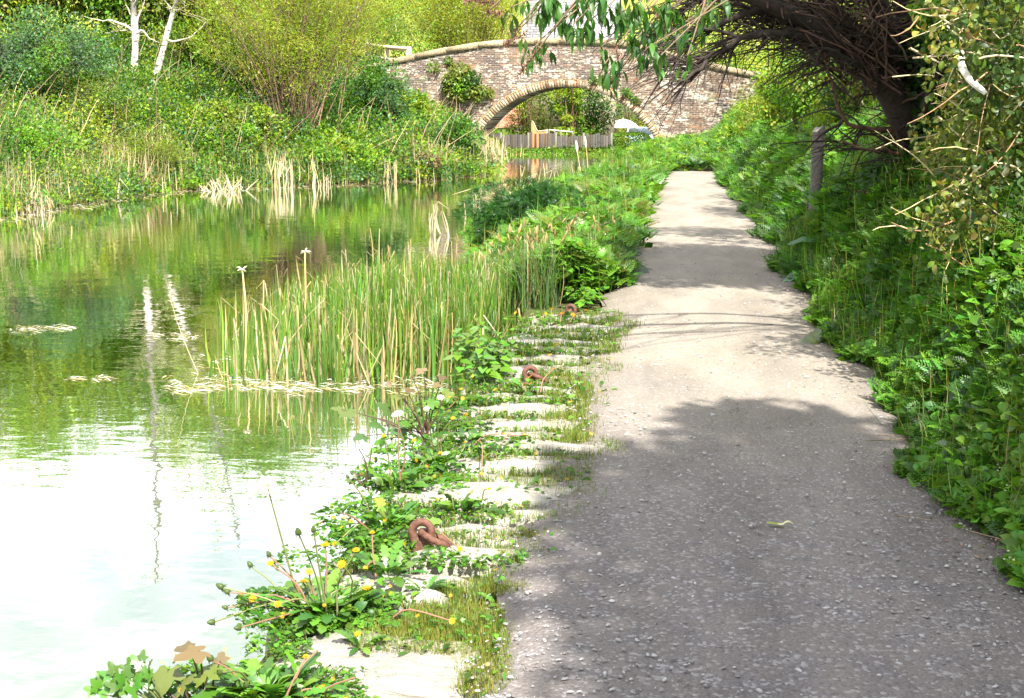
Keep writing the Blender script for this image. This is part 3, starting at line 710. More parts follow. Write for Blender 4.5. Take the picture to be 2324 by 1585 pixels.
def shrub(name, label, cat, base, h, wd, pal, n, leaf, seed, T=None, nb=22, stems=7, stem_col=BROWN, stem_r=.02, group=None, hollow=0.0, loose=.5, parts=("stems", "foliage"), bmax=.36, twigs=0, twig_col=STRAW):
    r = np.random.default_rng(seed); base = np.asarray(base, float); T = T or LEAFQ
    root = thing(name, base, label, cat, group)
    B = []
    for k in range(nb):
        d = sphere_dirs(1, r)[0]; q = (.45 + .55 * r.random()) if k else .2
        c = base + [d[0] * wd * .5 * q * .85, d[1] * wd * .5 * q * .85, h * (.52 + d[2] * .44 * q)]
        B.append([*c, (bmax * .55 + bmax * .45 * r.random()) * min(wd, h) * .5])
    B = np.array(B); B[:, 2] = np.maximum(B[:, 2], base[2] + B[:, 3] * .3 + hollow * h)
    mb = MB(); blob_leaves(mb, B, n, leaf, pal, r, T, loose)
    for k in range(int(n * .06)):                               # loose sprays that break the outline
        pass
    m = int(n * .12); d = sphere_dirs(m, r); d[:, 2] = abs(d[:, 2]); P = base + [0, 0, h * .5] + d * np.array([wd * .5, wd * .5, h * .5]) * (.95 + .22 * r.random((m, 1)))
    scatter(mb, T, P, frames(d + .6 * r.normal(size=(m, 3)), r.normal(size=(m, 3)) + d), leaf * (.6 + .7 * r.random(m)), jit(np.array([pal[i] for i in r.choice(len(pal), m)]), m, r))
    mb.build(parts[1], M['leaf'], root)
    mb = MB()
    for k in r.choice(nb, min(stems, nb), replace=False):
        a = base + [.12 * wd * r.normal(), .12 * wd * r.normal(), -.1]; tube(mb, wiggle(a, B[k, :3], 6, r, .07), np.linspace(stem_r, stem_r * .35, 6), 5, np.array(stem_col) * (.7 + .6 * r.random()))
    for k in range(twigs):
        j = r.integers(nb); d = sphere_dirs(1, r)[0]; d[2] = abs(d[2]); a = B[j, :3]; tube(mb, wiggle(a, a + d * B[j, 3] * (1.2 + .8 * r.random()), 4, r, .08), np.linspace(stem_r * .35, stem_r * .12, 4), 4, np.array(twig_col) * (.7 + .6 * r.random()))
    if mb.n: mb.build(parts[0], M['bark'], root)
    return root
def fan_shrub(name, label, cat, base, h, spread, pal, n_shoot, per, leaf, seed, stem_col, lean=(0, 0), stem_r=.022, low=.22, group=None, curl=.25):
    """A many-stemmed osier: shoots fan out of one stool, small narrow leaves along their upper parts."""
    r = np.random.default_rng(seed); base = np.asarray(base, float); root = thing(name, base, label, cat, group); mb = MB(); lf = MB()
    for k in range(n_shoot):
        a = r.random() * 6.28; q = r.random() ** .6; L = h * (.55 + .5 * r.random())
        foot = base + [.16 * r.normal() * spread * .3, .16 * r.normal() * spread * .3, -.1]
        tip = foot + [math.cos(a) * q * spread * .5 + lean[0] * L, math.sin(a) * q * spread * .5 + lean[1] * L, L * (1 - .18 * q)]
        mid = foot * .5 + tip * .5 + [math.cos(a) * -curl * q * .3, math.sin(a) * -curl * q * .3, .12 * L]
        P = curve([foot, mid, tip], 8) + r.normal(size=(8, 3)) * .015 * L * np.linspace(0, 1, 8)[:, None]
        tube(mb, P, np.linspace(stem_r * (.6 + .5 * r.random()), .004, 8), 4, np.array(stem_col) * (.6 + .8 * r.random()))
        # side shoots carry the leaves
        ns = 6
        for s in range(ns):
            t = low + (1 - low) * r.random(); i = min(int(t * 7), 6); S = P[i] + (P[i + 1] - P[i]) * (t * 7 - i); d = unit(P[i + 1] - P[i]) + .55 * r.normal(size=3); d[2] = abs(d[2]) + .2
            E = S + unit(d) * L * (.10 + .14 * r.random()); m = per
            tt = r.random(m)[:, None]; Q = S + (E - S) * tt + .035 * L * r.normal(size=(m, 3)) * [1, 1, .8]
            ax = unit(d)[None] + .7 * r.normal(size=(m, 3)); scatter(lf, LEAFN if leaf[1] else LEAFQ, Q, frames(ax, r.normal(size=(m, 3)) + [0, -.4, .6]), leaf[0] * (.6 + .8 * r.random(m)), jit(pal[r.integers(len(pal))], m, r, .22))
            if s < 2: tube(mb, np.array([S, (S + E) / 2 + .01 * r.normal(size=3), E]), [.006, .004, .002], 3, np.array(stem_col) * (.7 + .6 * r.random()))
    mb.build("stems", M['bark'], root); lf.build("foliage", M['leaf'], root); return root
def tufts(mb, P, hgt, rd, per, leaf, col, r, T=LEAFQ, up=.5, amt=.22):
    N = len(P); n = N * per; k = np.repeat(np.arange(N), per)
    a = r.random(n) * 6.28; q = np.sqrt(r.random(n)); top = np.sqrt(1 - .8 * q * q)
    X = P[k] + np.stack([rd[k] * q * np.cos(a), rd[k] * q * np.sin(a), hgt[k] * top * (.25 + .8 * r.random(n) ** .6)], -1)
    ax = np.stack([np.cos(a) * q, np.sin(a) * q, up + 0 * a], -1) + .55 * r.normal(size=(n, 3)); nr = np.array([0, 0, .8]) + .65 * r.normal(size=(n, 3))
    lf = np.broadcast_to(np.asarray(leaf, float), (N,))
    scatter(mb, T, X, frames(ax, nr), lf[k] * (.6 + .8 * r.random(n)), jit(col[k], n, r, amt))
BLADES = [T_blade(4, b) for b in (.25, .7, 1.2)]
def blades(mb, P, L, wd, lean, col, r, T=None):
    n = len(P); a = r.random(n) * 6.28; d = np.stack([np.cos(a) * lean, np.sin(a) * lean, np.ones(n)], -1); nr = np.stack([np.cos(a), np.sin(a), .2 + 0 * a], -1)
    R = frames(d, -nr * -1); g = r.integers(3, size=n)
    for k in range(3):
        m = g == k
        if m.any(): scatter(mb, (T or BLADES)[k], P[m], R[m], np.stack([wd[m], L[m], L[m]], -1), col[m])
def onto(x, y, dz=0.0): return np.stack([x, y, height(x, y) + dz], -1)
def pick(pal, n, r, w=None): return np.array([pal[i] for i in r.choice(len(pal), n, p=w)])

# ================================================================== far bank
def left_undergrowth():
    r = np.random.default_rng(21); mb = MB(); N = 16000
    y = 17 + 46 * r.random(N); s = -.05 + 13 * r.random(N) ** 1.25; x = xl(y) - s; P = onto(x, y); u, v, z = project(P)
    k = (u > -260) & (u < 1130) & (y < 61) & (z > 1); P, s, u, v, z = P[k], s[k], u[k], v[k], z[k]; n = len(P)
    f = lump(P[:, 0], P[:, 1], .8) + .5 * lump(P[:, 0], P[:, 1], 2.1, 2) + .35 * r.normal(size=n); g = lump(P[:, 0], P[:, 1], .6, 5) + .4 * r.normal(size=n)
    col = np.where((f > .45)[:, None], np.array(MID), np.where((f > -.1)[:, None], np.array(FRESH) * [1.25, 1.0, 1.1], np.where((f > -.7)[:, None], np.array(OLIVE) * 1.15, np.array(BLUE))))
    lime = (u < 330) & (v < 130) | (g > .75); col = np.where(lime[:, None], np.array(LIME) * 1.05, col)
    dark = (f > .95); col = np.where(dark[:, None], np.array(DARK) * 1.3, col)
    hg = (.30 + .55 * r.random(n) + .35 * (f > .3)) * np.clip(.5 + s * .5, .4, 1.15); rd = .22 + .28 * r.random(n)
    m = r.random(n) < .93
    tufts(mb, P[m], hg[m], rd[m], 30, .055 * z[m] / 30 + .015, col[m], r)
    m = r.random(n) < .15; m2 = np.where(m)[0]; q = len(m2)
    tufts(mb, P[m2], (.6 + 1.0 * r.random(q)) * np.clip(.45 + s[m2] * .3, .5, 1), .4 + .5 * r.random(q), 200, .058 * z[m2] / 30 + .015, pick([MID, FRESH, OLIVE, LIME, BLUE, DARK, DARK, BLUE, (.05, .10, .03)], q, r), r, LEAFQ, .3, .3)
    tag(mb.build("undergrowth", M['leaf']), kind="stuff")
    mb = MB()
    for k in r.choice(np.where((s > .6) & (s < 11))[0], 620, replace=False):
        L = .8 + 1.3 * r.random(); a = P[k] + [0, 0, .1]; d = unit(np.array([.35 + .5 * r.normal(), .3 * r.normal(), .9])); tube(mb, wiggle(a, a + d * L, 5, r, .05, .04), np.linspace(.014, .005, 5) * z[k] / 34, 3, np.array([STRAW, PALE, (.30, .22, .12), (.16, .09, .06)][r.integers(4)]) * (.8 + .5 * r.random()), cap=False)
    tag(mb.build("dead_stalks", M['straw']), kind="stuff")
    # grasses and dead stalks standing in it
    mb = MB(); n = 26000; y = 17 + 45 * r.random(n); s = -.12 + 10 * r.random(n) ** 1.8; P = onto(xl(y) - s, y); u, v, z = project(P); k = (u > -200) & (u < 1120) & (y < 60.5); P, s, z, u = P[k], s[k], z[k], u[k]; n = len(P)
    f = lump(P[:, 0], P[:, 1], 1.2, 4) + .5 * r.normal(size=n); dry = (f > .55) | (r.random(n) < .18)
    c = np.where(dry[:, None], jit(pick([STRAW, PALE, (.30, .24, .13)], n, r), n, r, .2, .05), jit(pick([FRESH, LIME, MID], n, r), n, r))
    L = (.35 + .65 * r.random(n)) * np.where(dry, 1.15, 1) * np.where(s < .6, 1.0, .9); blades(mb, P - [0, 0, .05], L, .008 + .010 * r.random(n) * z / 30, np.where(dry, .55, .3) * np.abs(r.normal(size=n)), c, r)
    for k in r.choice(len(P), 90, replace=False):           # flattened straw heaps
        q = 70; X = P[k] + np.stack([.5 * r.normal(size=q), .4 * r.normal(size=q), .12 + .35 * r.random(q)], -1); X[:, 2] = np.maximum(X[:, 2], height(X[:, 0], X[:, 1]) + .05)
        blades(mb, X, .35 + .6 * r.random(q), (.010 + .010 * r.random(q)) * z[k] / 32, 1.6 * np.abs(r.normal(size=q)), jit(pick([STRAW, PALE, (.22, .16, .09)], q, r), q, r, .2, .05), r)
    tag(mb.build("dry_grass", M['straw']), kind="stuff")
left_undergrowth()
def at_left(u, v): return hit(u, v)
def px(P): return FOC / max(project(P[None])[2][0], 1)
FAR_SHRUBS = [  # u, v of the foot, width and height in the picture, palette, leaf count, narrow leaves, name, label
 (110, 285, 290, 250, [BLUE, (.055, .09, .05), MID], 5200, 0, "shrub", "dense blue-green shrub with reddish twigs at the top left, up the far bank"),
 (225, 330, 190, 170, [OLIVE, (.06, .07, .03), MID], 1700, 1, "thicket", "thin brown-twigged thicket below the white birch trunks"),
 (345, 425, 165, 130, [(.10, .15, .016), OLIVE, LIME], 3800, 1, "shrub", "rounded olive-green willow bush overhanging the water on the far bank"),
 (470, 230, 230, 190, [OLIVE, FRESH, LIME], 3000, 0, "shrub", "loose yellow-green bramble shrub between the birch and the tall osier"),
 (585, 262, 190, 170, [DARK, (.035, .08, .018), DARK], 4600, 0, "shrub", "dark hollow-looking evergreen shrub beside the tall osier"),
 (60, 395, 230, 120, [FRESH, MID, FRESH], 2600, 0, "nettle_bed", "bright green nettle bed on the far bank at the photo's left edge"),
 (520, 345, 240, 110, [LIME, FRESH, OLIVE], 2600, 0, "bramble", "low sprawling lime bramble on the slope left of the osier's brown stems"),
 (845, 325, 170, 190, [BLUE, MID, (.06, .13, .045)], 4200, 0, "elder_bush", "blue-green elder bush between the osier and the bridge"),
 (925, 318, 130, 110, [OLIVE, LIME, MID], 2200, 0, "shrub", "yellowish scrubby bush in front of the left wing of the bridge"),
 (865, 345, 80, 55, [(.04, .14, .07), BLUE], 1400, 1, "fern_clump", "sea-green feathery clump at the foot of the elder bush"),
 (1042, 385, 100, 120, [MID, DARK, BLUE], 3200, 0, "shrub", "dark bush at the water's edge hiding the left foot of the arch"),
 (760, 400, 200, 80, [FRESH, MID, LIME], 2400, 0, "sedge_bank", "fresh green bank vegetation directly right of the osier at the waterline"),
 (960, 400, 150, 70, [OLIVE, FRESH, (.2, .17, .08)], 1800, 0, "sedge_bank", "straw-flecked waterside vegetation left of the bush at the arch"),
]
def far_shrubs():
    for i, (u, v, wp, hp, pal, n, nar, nm, lab) in enumerate(FAR_SHRUBS):
        P = hit(u, v); P[2] = ground(P[0], P[1]) - .05; k = px(P)
        shrub(nm, lab, nm.replace("_", " "), P, hp / k, wp / k, pal, int(n * 2.6), (.075 if not nar else .085) * P[1] / 33, 200 + i, LEAFN if nar else LEAFQ, nb=26, stems=9, twigs=26 if i in (0, 1, 3, 8) else 8, twig_col=REDTW if i == 0 else (BROWN if i == 1 else STRAW), stem_r=.016)
far_shrubs()
def far_hedgerow():
    for i, (x, y, wd, h, pal, n, lab) in enumerate((
        (-27, 46, 8, 4.6, [LIME, OLIVE, LIME], 7000, "yellow-green hedgerow tree at the photo's top left corner"),
        (-23, 45, 7, 6.6, [OLIVE, FRESH, LIME], 8000, "olive hedgerow tree behind the left birch trunk"),
        (-19.5, 47, 7, 6.6, [FRESH, OLIVE, MID], 8000, "fresh green hedgerow tree to the right of the birch"),
        (-16.6, 46, 6.5, 8.4, [OLIVE, LIME, MID], 9000, "tall hedgerow tree behind the second osier"),
        (-13.9, 45, 5.4, 8.6, [OLIVE, FRESH, OLIVE], 9000, "tall hedgerow tree behind the tall osier and the elder bush"),
        (-24, 40, 3.2, 7.2, [OLIVE, LIME], 2600, "slender loose-crowned tree rising above the top left slope"))):
        shrub("hedgerow_tree", lab, "tree", (x, y, ground(x, y) - .1), h, wd, pal, int(n * 2.6), .16, 260 + i, nb=60, stems=14, stem_r=.07, parts=("trunk", "crown"), twigs=30, bmax=.40)
far_hedgerow()
def osiers():
    P = hit(672, 338); P[2] = ground(P[0], P[1])
    fan_shrub("osier", "tall lime-green osier with a fan of bare brown stems at its foot by the water", "willow", P, 6.6, 6.0, [LIME, (.15, .20, .02), YEL, OLIVE], 100, 76, (.095, 1), 31, (.17, .11, .075), low=.32, stem_r=.026)
    P = hit(545, 210); P[2] = ground(P[0], P[1])
    fan_shrub("osier", "second paler osier reaching out of the photo's top, up the bank behind the first", "willow", P, 5.6, 5.0, [LIME, YEL, LIME], 70, 70, (.10, 1), 32, (.22, .17, .10), low=.12)
    P = hit(765, 225); P[2] = ground(P[0], P[1])
    fan_shrub("osier", "broad lime osier rising over the elder bush left of the bridge rail", "willow", P, 5.0, 3.8, [LIME, YEL, (.12, .18, .02)], 70, 64, (.095, 1), 33, (.2, .16, .09), low=.1)
    P = on_y(1050, 110, 84); P[2] = ground(P[0], P[1])
    fan_shrub("osier", "huge bright lime osier beyond the bridge, above the left half of its parapet", "willow", P, 11.5, 11.5, [LIME, YEL, YEL], 170, 90, (.16, 1), 34, (.2, .16, .09), low=.08, stem_r=.04)
    P = on_y(700, 60, 62); P[2] = ground(P[0], P[1])
    fan_shrub("osier", "hazy lime osier farthest up the slope behind the bare pale branch", "willow", P, 7.5, 9, [LIME, LIME, YEL], 110, 80, (.14, 1), 35, (.2, .16, .09), low=.08)
osiers()
BACK = [ # u, y, foot z or None, width m, height m, palette, n, leaf, name, label
 (805, 66, 6.5, 6.2, [OLIVE, MID, OLIVE], 6000, .12, "hawthorn", "olive hawthorn behind the timber rail fence"),
 (905, 74, 6.5, 7.0, [(.08, .12, .03), OLIVE, FRESH], 6000, .13, "hawthorn", "mixed green hawthorn between the rail fence and the huge lime osier"),
 (1318, 74, 4.3, 5.3, [DARK, (.04, .09, .012), FRESH], 6500, .13, "sycamore", "dark green leafy tree framed by the bridge arch"),
 (1205, 77, 3.2, 4.4, [OLIVE, (.10, .13, .02), OLIVE], 5200, .10, "shrub", "olive twiggy bush left of the dark tree under the arch"),
 (1120, 88, 3.5, 4.6, [FRESH, OLIVE, LIME], 3000, .11, "shrub", "pale bush above the red shed roof seen through the arch"),
 (1285, 72, 2.0, 6.4, [LIME, FRESH, LIME], 3600, .12, "young_ash", "bright young tree top above the crown of the bridge, before the slate roof"),
 (1535, 69, 4.6, 7.4, [FRESH, LIME, OLIVE], 6000, .12, "hawthorn", "light green hawthorn behind the bridge, right of the slate roof"),
 (1640, 74, 7.0, 8.5, [OLIVE, MID, LIME], 7500, .13, "hawthorn", "tall olive hawthorn over the right shoulder of the bridge"),
 (1440, 92, 7, 6.5, [OLIVE, MID], 4000, .13, "shrub", "olive hedge tree behind the parasol and the cottage"),
]
def back_trees():
    for i, (u, y, wd, h, pal, n, leaf, nm, lab) in enumerate(BACK):
        P = on_y(u, 200, y); P[2] = ground(P[0], y) - .1
        shrub(nm, lab, "tree" if nm != "shrub" else "shrub", P, h, wd, pal, int(n * 1.3), leaf, 300 + i, nb=34, stems=12, stem_r=.06 if h > 4 else .03, parts=("trunk", "crown"), twigs=10, hollow=.12 if nm in ("sycamore", "young_ash") else 0)
    # clipped hedge
    P = on_y(1430, 292, 69.5); P[2] = ground(P[0], 69.5) + .02; r = np.random.default_rng(8); root = thing("clipped_hedge", P, "rounded clipped garden hedge under the right side of the arch", "hedge")
    n = 9000; d = sphere_dirs(n, r); e = 3.5; q = 1 / (np.abs(d) ** e).sum(-1) ** (1 / e); Q = P + [0, 0, .62] + d * q[:, None] * [1.05, .7, .62] * (.9 + .13 * r.random((n, 1)))
    mb = MB(); scatter(mb, LEAFQ, Q, frames(d + .7 * r.normal(size=(n, 3)), d + .5 * r.normal(size=(n, 3))), .09 * (.6 + .7 * r.random(n)), jit(pick([FRESH, OLIVE, MID], n, r), n, r)); mb.build("foliage", M['leaf'], root)
    mb = MB()
    for k in range(5): x = P[0] - .8 + .4 * k; tube(mb, [[x, 69.5, P[2] - .1], [x + .05, 69.5, P[2] + .7]], .03, 5, BROWN)
    mb.build("stems", M['bark'], root)
    # ivy bush on the bridge face and small tufts rooted in its joints
    r = np.random.default_rng(9); P = on_y(1046, 190, 59.7); root = thing("ivy", P, "bushy ivy growing out of the bridge face left of the arch", "ivy"); mb = MB()
    B = [[*(on_y(u, v, 59.75)), q] for u, v, q in ((1046, 168, .55), (1030, 182, .5), (1065, 182, .5), (1048, 195, .55), (1028, 205, .42), (1072, 205, .42), (1080, 218, .3), (1100, 206, .26), (1112, 212, .2), (1045, 212, .4), (1020, 190, .3))]
    blob_leaves(mb, B, 5200, .10, [MID, FRESH, DARK, OLIVE], r, LEAFW, droop=.5); mb.build("foliage", M['leaf'], root)
    mb = MB(); S = on_y(1044, 232, 60.0)
    for b in B[:8]: tube(mb, wiggle(S, b[:3], 6, r, .05), np.linspace(.03, .01, 6), 5, BROWN)
    mb.build("stems", M['bark'], root)
    for i, (u, v, q, lab) in enumerate(((983, 150, .30, "small fern tuft high on the bridge face above and left of the ivy"), (1016, 138, .2, "tiny weed tuft just under the bridge coping left of its crown"), (1345, 180, .16, "weed tuft in the bridge joints right above the crown of the arch"),
          (1375, 176, .14, "lone small weed on the bridge face right of the arch's crown"), (1420, 208, .17, "mossy weed patch along the right haunch of the arch ring"), (1440, 226, .13, "trailing weed lower on the right haunch of the arch ring"), (1012, 240, .25, "ivy sprig on the bridge face below the large ivy bush"))):
        mb = MB(); blob_leaves(mb, [[*on_y(u, v, 59.93), q], [*on_y(u + 9, v + 6, 59.93), q * .7]], 260, .085, [MID, OLIVE, FRESH], r, LEAFQ); tag(mb.build("wall_weed", M['leaf']), lab, "weed", "weeds rooted in the bridge face")
back_trees()
RIGHT_SHRUBS = [ # u, v foot, width, height px, palette, n, leaf m, narrow, name, label
 (1735, 320, 150, 130, [LIME, OLIVE, YEL], 2600, .085, 1, "shrub", "thin lichen-yellow twiggy shrub overlapping the right end of the bridge"),
 (1800, 330, 170, 240, [OLIVE, LIME, FRESH], 5200, .085, 0, "hawthorn", "pale green hawthorn at the right end of the bridge"),
 (1850, 345, 220, 300, [OLIVE, FRESH, MID], 6500, .085, 0, "hawthorn", "large mottled hawthorn behind the timber post"),
 (1690, 330, 110, 50, [FRESH, MID, LIME], 2200, .08, 0, "bramble", "low green bramble on the mound at the foot of the bridge"),
 (1800, 330, 160, 120, [LIME, YEL, FRESH], 3400, .07, 0, "bramble", "sunlit yellow-green bramble left of the timber post"),
 (1905, 370, 170, 150, [LIME, FRESH, OLIVE], 3600, .06, 0, "bramble", "sunlit bramble directly behind and right of the timber post"),
 (1980, 330, 240, 330, [OLIVE, MID, DARK], 6000, .075, 0, "hawthorn", "shaded hawthorn behind the dark leaning tree"),
 (1730, 365, 90, 50, [DARK, MID], 1600, .06, 0, "fern_clump", "dark fern clump where the path passes out of sight"),
]
def right_shrubs():
    for i, (u, v, wp, hp, pal, n, leaf, nar, nm, lab) in enumerate(RIGHT_SHRUBS):
        P = hit(u, v); P[2] = ground(P[0], P[1]) - .05; k = px(P)
        shrub(nm, lab, nm.replace("_", " "), P, hp / k, wp / k, pal, int(n * 1.4), leaf * (P[1] / 30 if P[1] > 20 else .8), 400 + i, LEAFN if nar else LEAFQ, nb=28, stems=10, twigs=60 if i == 0 else 16, twig_col=(.42, .34, .12) if i == 0 else STRAW, stem_r=.02)
    # tall trees that close off the sky above the right bank
    for i, (x, y, wd, h, pal, lab) in enumerate(((7.0, 44, 7, 8.5, [OLIVE, MID, LIME], "tall pale hedgerow tree filling the top of the photo right of the bridge"), (9.5, 34, 7, 9, [OLIVE, FRESH], "tall hedgerow tree behind the dark leaning tree"), (6.0, 58, 8, 9, [MID, OLIVE, LIME], "far hedgerow tree over the right end of the bridge"))):
        shrub("hedgerow_tree", lab, "tree", (x, y, ground(x, y) - .1), h, wd, pal, 9000, .12, 450 + i, nb=40, stems=14, stem_r=.09, parts=("trunk", "crown"), twigs=30)
right_shrubs()

# ================================================================== birch
def birch():
    r = np.random.default_rng(41); B = hit(318, 215); y = B[1]; B[2] = ground(B[0], y)
    root = thing("birch_tree", B, "white-barked twin-stemmed birch on the far bank, bare lower branches, nearly leafless", "birch")
    k = px(B)
    def q(u, v): return on_y(u, v, y)
    mb = MB()
    a = [q(308, 205), q(305, 150), q(308, 90), q(304, 40), q(302, -10), q(292, -200), q(275, -420), q(255, -640)]
    b = [q(338, 215), q(350, 185), q(366, 130), q(384, 60), q(402, -5), q(432, -150), q(455, -330), q(475, -520)]
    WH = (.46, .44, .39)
    tube(mb, curve(a, 40), np.interp(np.linspace(0, 1, 40), [0, .22, .3, 1], [.125, .11, .112, .03]) * (1 + .05 * r.normal(size=40)), 10, np.repeat(np.array(WH)[None] * (1 - .75 * smooth(.34, .5, np.linspace(0, 1, 40)))[:, None], 10, 0)); tr = mb.build("trunk", M['birch'], root, smooth=True)  # upper trunk darkened in its vertex colour to look backlit against the sky
    mb = MB(); tube(mb, curve(b, 36), np.linspace(.125, .03, 36) * (1 + .05 * r.normal(size=36)), 10, np.repeat(np.array(WH)[None] * (1 - .75 * smooth(.42, .58, np.linspace(0, 1, 36)))[:, None], 10, 0)); mb.build("trunk", M['birch'], root, smooth=True)  # second trunk: same backlit darkening painted in towards its top
    limbs = [([q(303, 72), q(285, 58), q(250, 47), q(232, 46), q(190, 38)], .05), ([q(310, 78), q(322, 70), q(338, 86), q(360, 96)], .045), ([q(308, 60), q(316, 35), q(326, 10), q(334, -30)], .045), ([q(372, 95), q(400, 92), q(430, 85), q(460, 60), q(480, 40)], .035),
             ([q(394, 25), q(410, 22), q(430, 12)], .025), ([q(304, 45), q(290, 20), q(280, -10)], .02), ([q(300, 68), q(270, 70), q(240, 76)], .02)]
    for _ in range(26):
        P = curve(a if _ % 2 else b, 40); i = r.integers(18, 38); L = .6 + 1.3 * r.random(); an = r.random() * 6.28
        limbs.append(([P[i], P[i] + [math.cos(an) * L * .4, math.sin(an) * L * .4, L * .5], P[i] + [math.cos(an) * L * .8, math.sin(an) * L * .8, L * .7]], .025))
    mb = MB(); lf = MB()
    for pts, w0 in limbs:
        C = curve(pts, 12) + r.normal(size=(12, 3)) * .012; tube(mb, C, np.linspace(w0, .006, 12), 5, (.5, .46, .38))
        for s in range(5):
            i = r.integers(3, 12); d = r.normal(size=3) * [.5, .5, .3] + [0, 0, .12]; tube(mb, wiggle(C[i], C[i] + d * .9, 5, r, .1), np.linspace(.009, .003, 5), 3, (.42, .36, .26))
            m = 5; scatter(lf, LEAFQ, C[i] + d * .7 * r.random((m, 1)) + .06 * r.normal(size=(m, 3)), frames(r.normal(size=(m, 3)), r.normal(size=(m, 3))), .07 + .03 * r.random(m), jit(LIME, m, r))
    mb.build("branches", M['bark'], root); lf.build("foliage", M['leaf'], root)
    # bare pale limb hanging into the top of the picture
    P = hit(610, 150); y = P[1]; P = np.array([P[0], y, ground(P[0], y)])
    root = thing("dead_tree", P, "bleached dead branch sweeping across the osiers at the photo's top", "branch"); mb = MB()
    pts = [on_y(u, v, y) for u, v in ((470, -190), (520, -60), (545, -5), (575, 18), (612, 50), (655, 66), (700, 66), (745, 48), (782, 44), (815, 50))]; C = curve(pts, 44); tube(mb, C, np.linspace(.06, .012, 44) * (1 + .12 * r.normal(size=44)), 6, (.60, .55, .42))
    tube(mb, curve([P - [0, 0, .2], P + [-.6, .2, 1.6], pts[0] * .5 + (P + [-1.6, .3, 2.6]) * .5, pts[0]], 14), np.linspace(.11, .06, 14), 6, (.4, .34, .25))
    for u0, v0, u1, v1 in ((590, 30, 640, 40), (655, 66, 640, 110), (675, 70, 720, 82), (640, 60, 690, 95), (700, 66, 760, 74), (555, 5, 600, -10), (575, 18, 560, 60), (745, 48, 790, 20)):
        tube(mb, wiggle(on_y(u0, v0, y), on_y(u1, v1, y - .3), 7, r, .08), np.linspace(.022, .006, 7), 4, (.55, .48, .34))
    mb.build("limb", M['bark'], root)
birch()
def pale_reeds():
    # bleached bulrush stumps along the far waterline
    r = np.random.default_rng(51)
    for i, (u0, u1, v, hp, n, lab) in enumerate(((868, 900, 413, 55, 26, "bleached upright clump of dead reeds at the far waterline, left of the arch"), (612, 668, 428, 62, 16, "tall pale dead reeds standing in the water below the osier"), (690, 750, 421, 36, 14, "short pale dead reeds right of the osier"),
            (205, 270, 452, 46, 22, "straw-coloured dead reeds by the rounded olive bush"), (930, 1000, 406, 40, 14, "sparse dead reeds near the bush at the arch"), (20, 120, 482, 40, 30, "straw reeds at the far waterline by the photo's left edge"), (455, 560, 434, 40, 34, "flattened straw reed heap left of the osier at the waterline"))):
        mb = MB(); flat = i == 6
        for k in range(n):
            P = on_z(u0 + (u1 - u0) * r.random(), v + 3 * r.normal(), WZ); sc_ = px(P); L = hp / sc_ * (.5 + .6 * r.random()); d = np.array([r.normal() * (.9 if flat else .08), r.normal() * .1, 1.0]); d = unit(d) * L; c = np.array([PALE, (.36, .32, .24), STRAW][r.integers(3)]) * (.8 + .4 * r.random())
            wdt = .010 + .010 * r.random(); tube(mb, [P - [0, 0, .05], P + d * .5 + [.02 * r.normal(), 0, 0], P + d], [wdt, wdt * .9, wdt * .3], 4, c)
            if r.random() < .3: tube(mb, [P + d, P + d + [.18 * r.normal(), 0, -.1 - .15 * r.random()]], [wdt * .7, wdt * .3], 3, c)
        tag(mb.build("dead_reeds", M['straw']), lab, "dead reeds", "bleached dead reeds along the far waterline")
pale_reeds()
def beyond_water():
    # growth on the bank that closes the canal view under the arch, and the gardens' edge
    r = np.random.default_rng(61); mb = MB(); n = 1500; x = -12 + 13.5 * r.random(n); y = 59.6 + 7 * r.random(n); P = onto(x, y); tufts(mb, P, .08 + .14 * r.random(n) + .25 * (r.random(n) < .06), .25 + .2 * r.random(n), 22, .10, pick([FRESH, MID, MID, OLIVE], n, r), r)
    n = 900; x = -10 + 8 * r.random(n); y = 59.4 + 1.2 * r.random(n); blades(mb, onto(x, y), .18 + .25 * r.random(n), .02 + .02 * r.random(n), .3 * np.abs(r.normal(size=n)), jit(pick([STRAW, STRAW, FRESH], n, r), n, r), r)
    n = 1200; x = -14 + 22 * r.random(n); y = 69 + 17 * r.random(n); tufts(mb, onto(x, y), .3 + .4 * r.random(n), .35 + .2 * r.random(n), 12, .12, pick([FRESH, MID, OLIVE], n, r), r)
    n = 5000; x = -45 + 60 * r.random(n); y = 88 + 60 * r.random(n) ** 1.3; tufts(mb, onto(x, y), .35 + .5 * r.random(n), .5 + .3 * r.random(n), 9, .22, pick([LIME, YEL, YEL], n, r), r)
    tag(mb.build("bank_growth", M['leaf']), kind="stuff")
beyond_water()
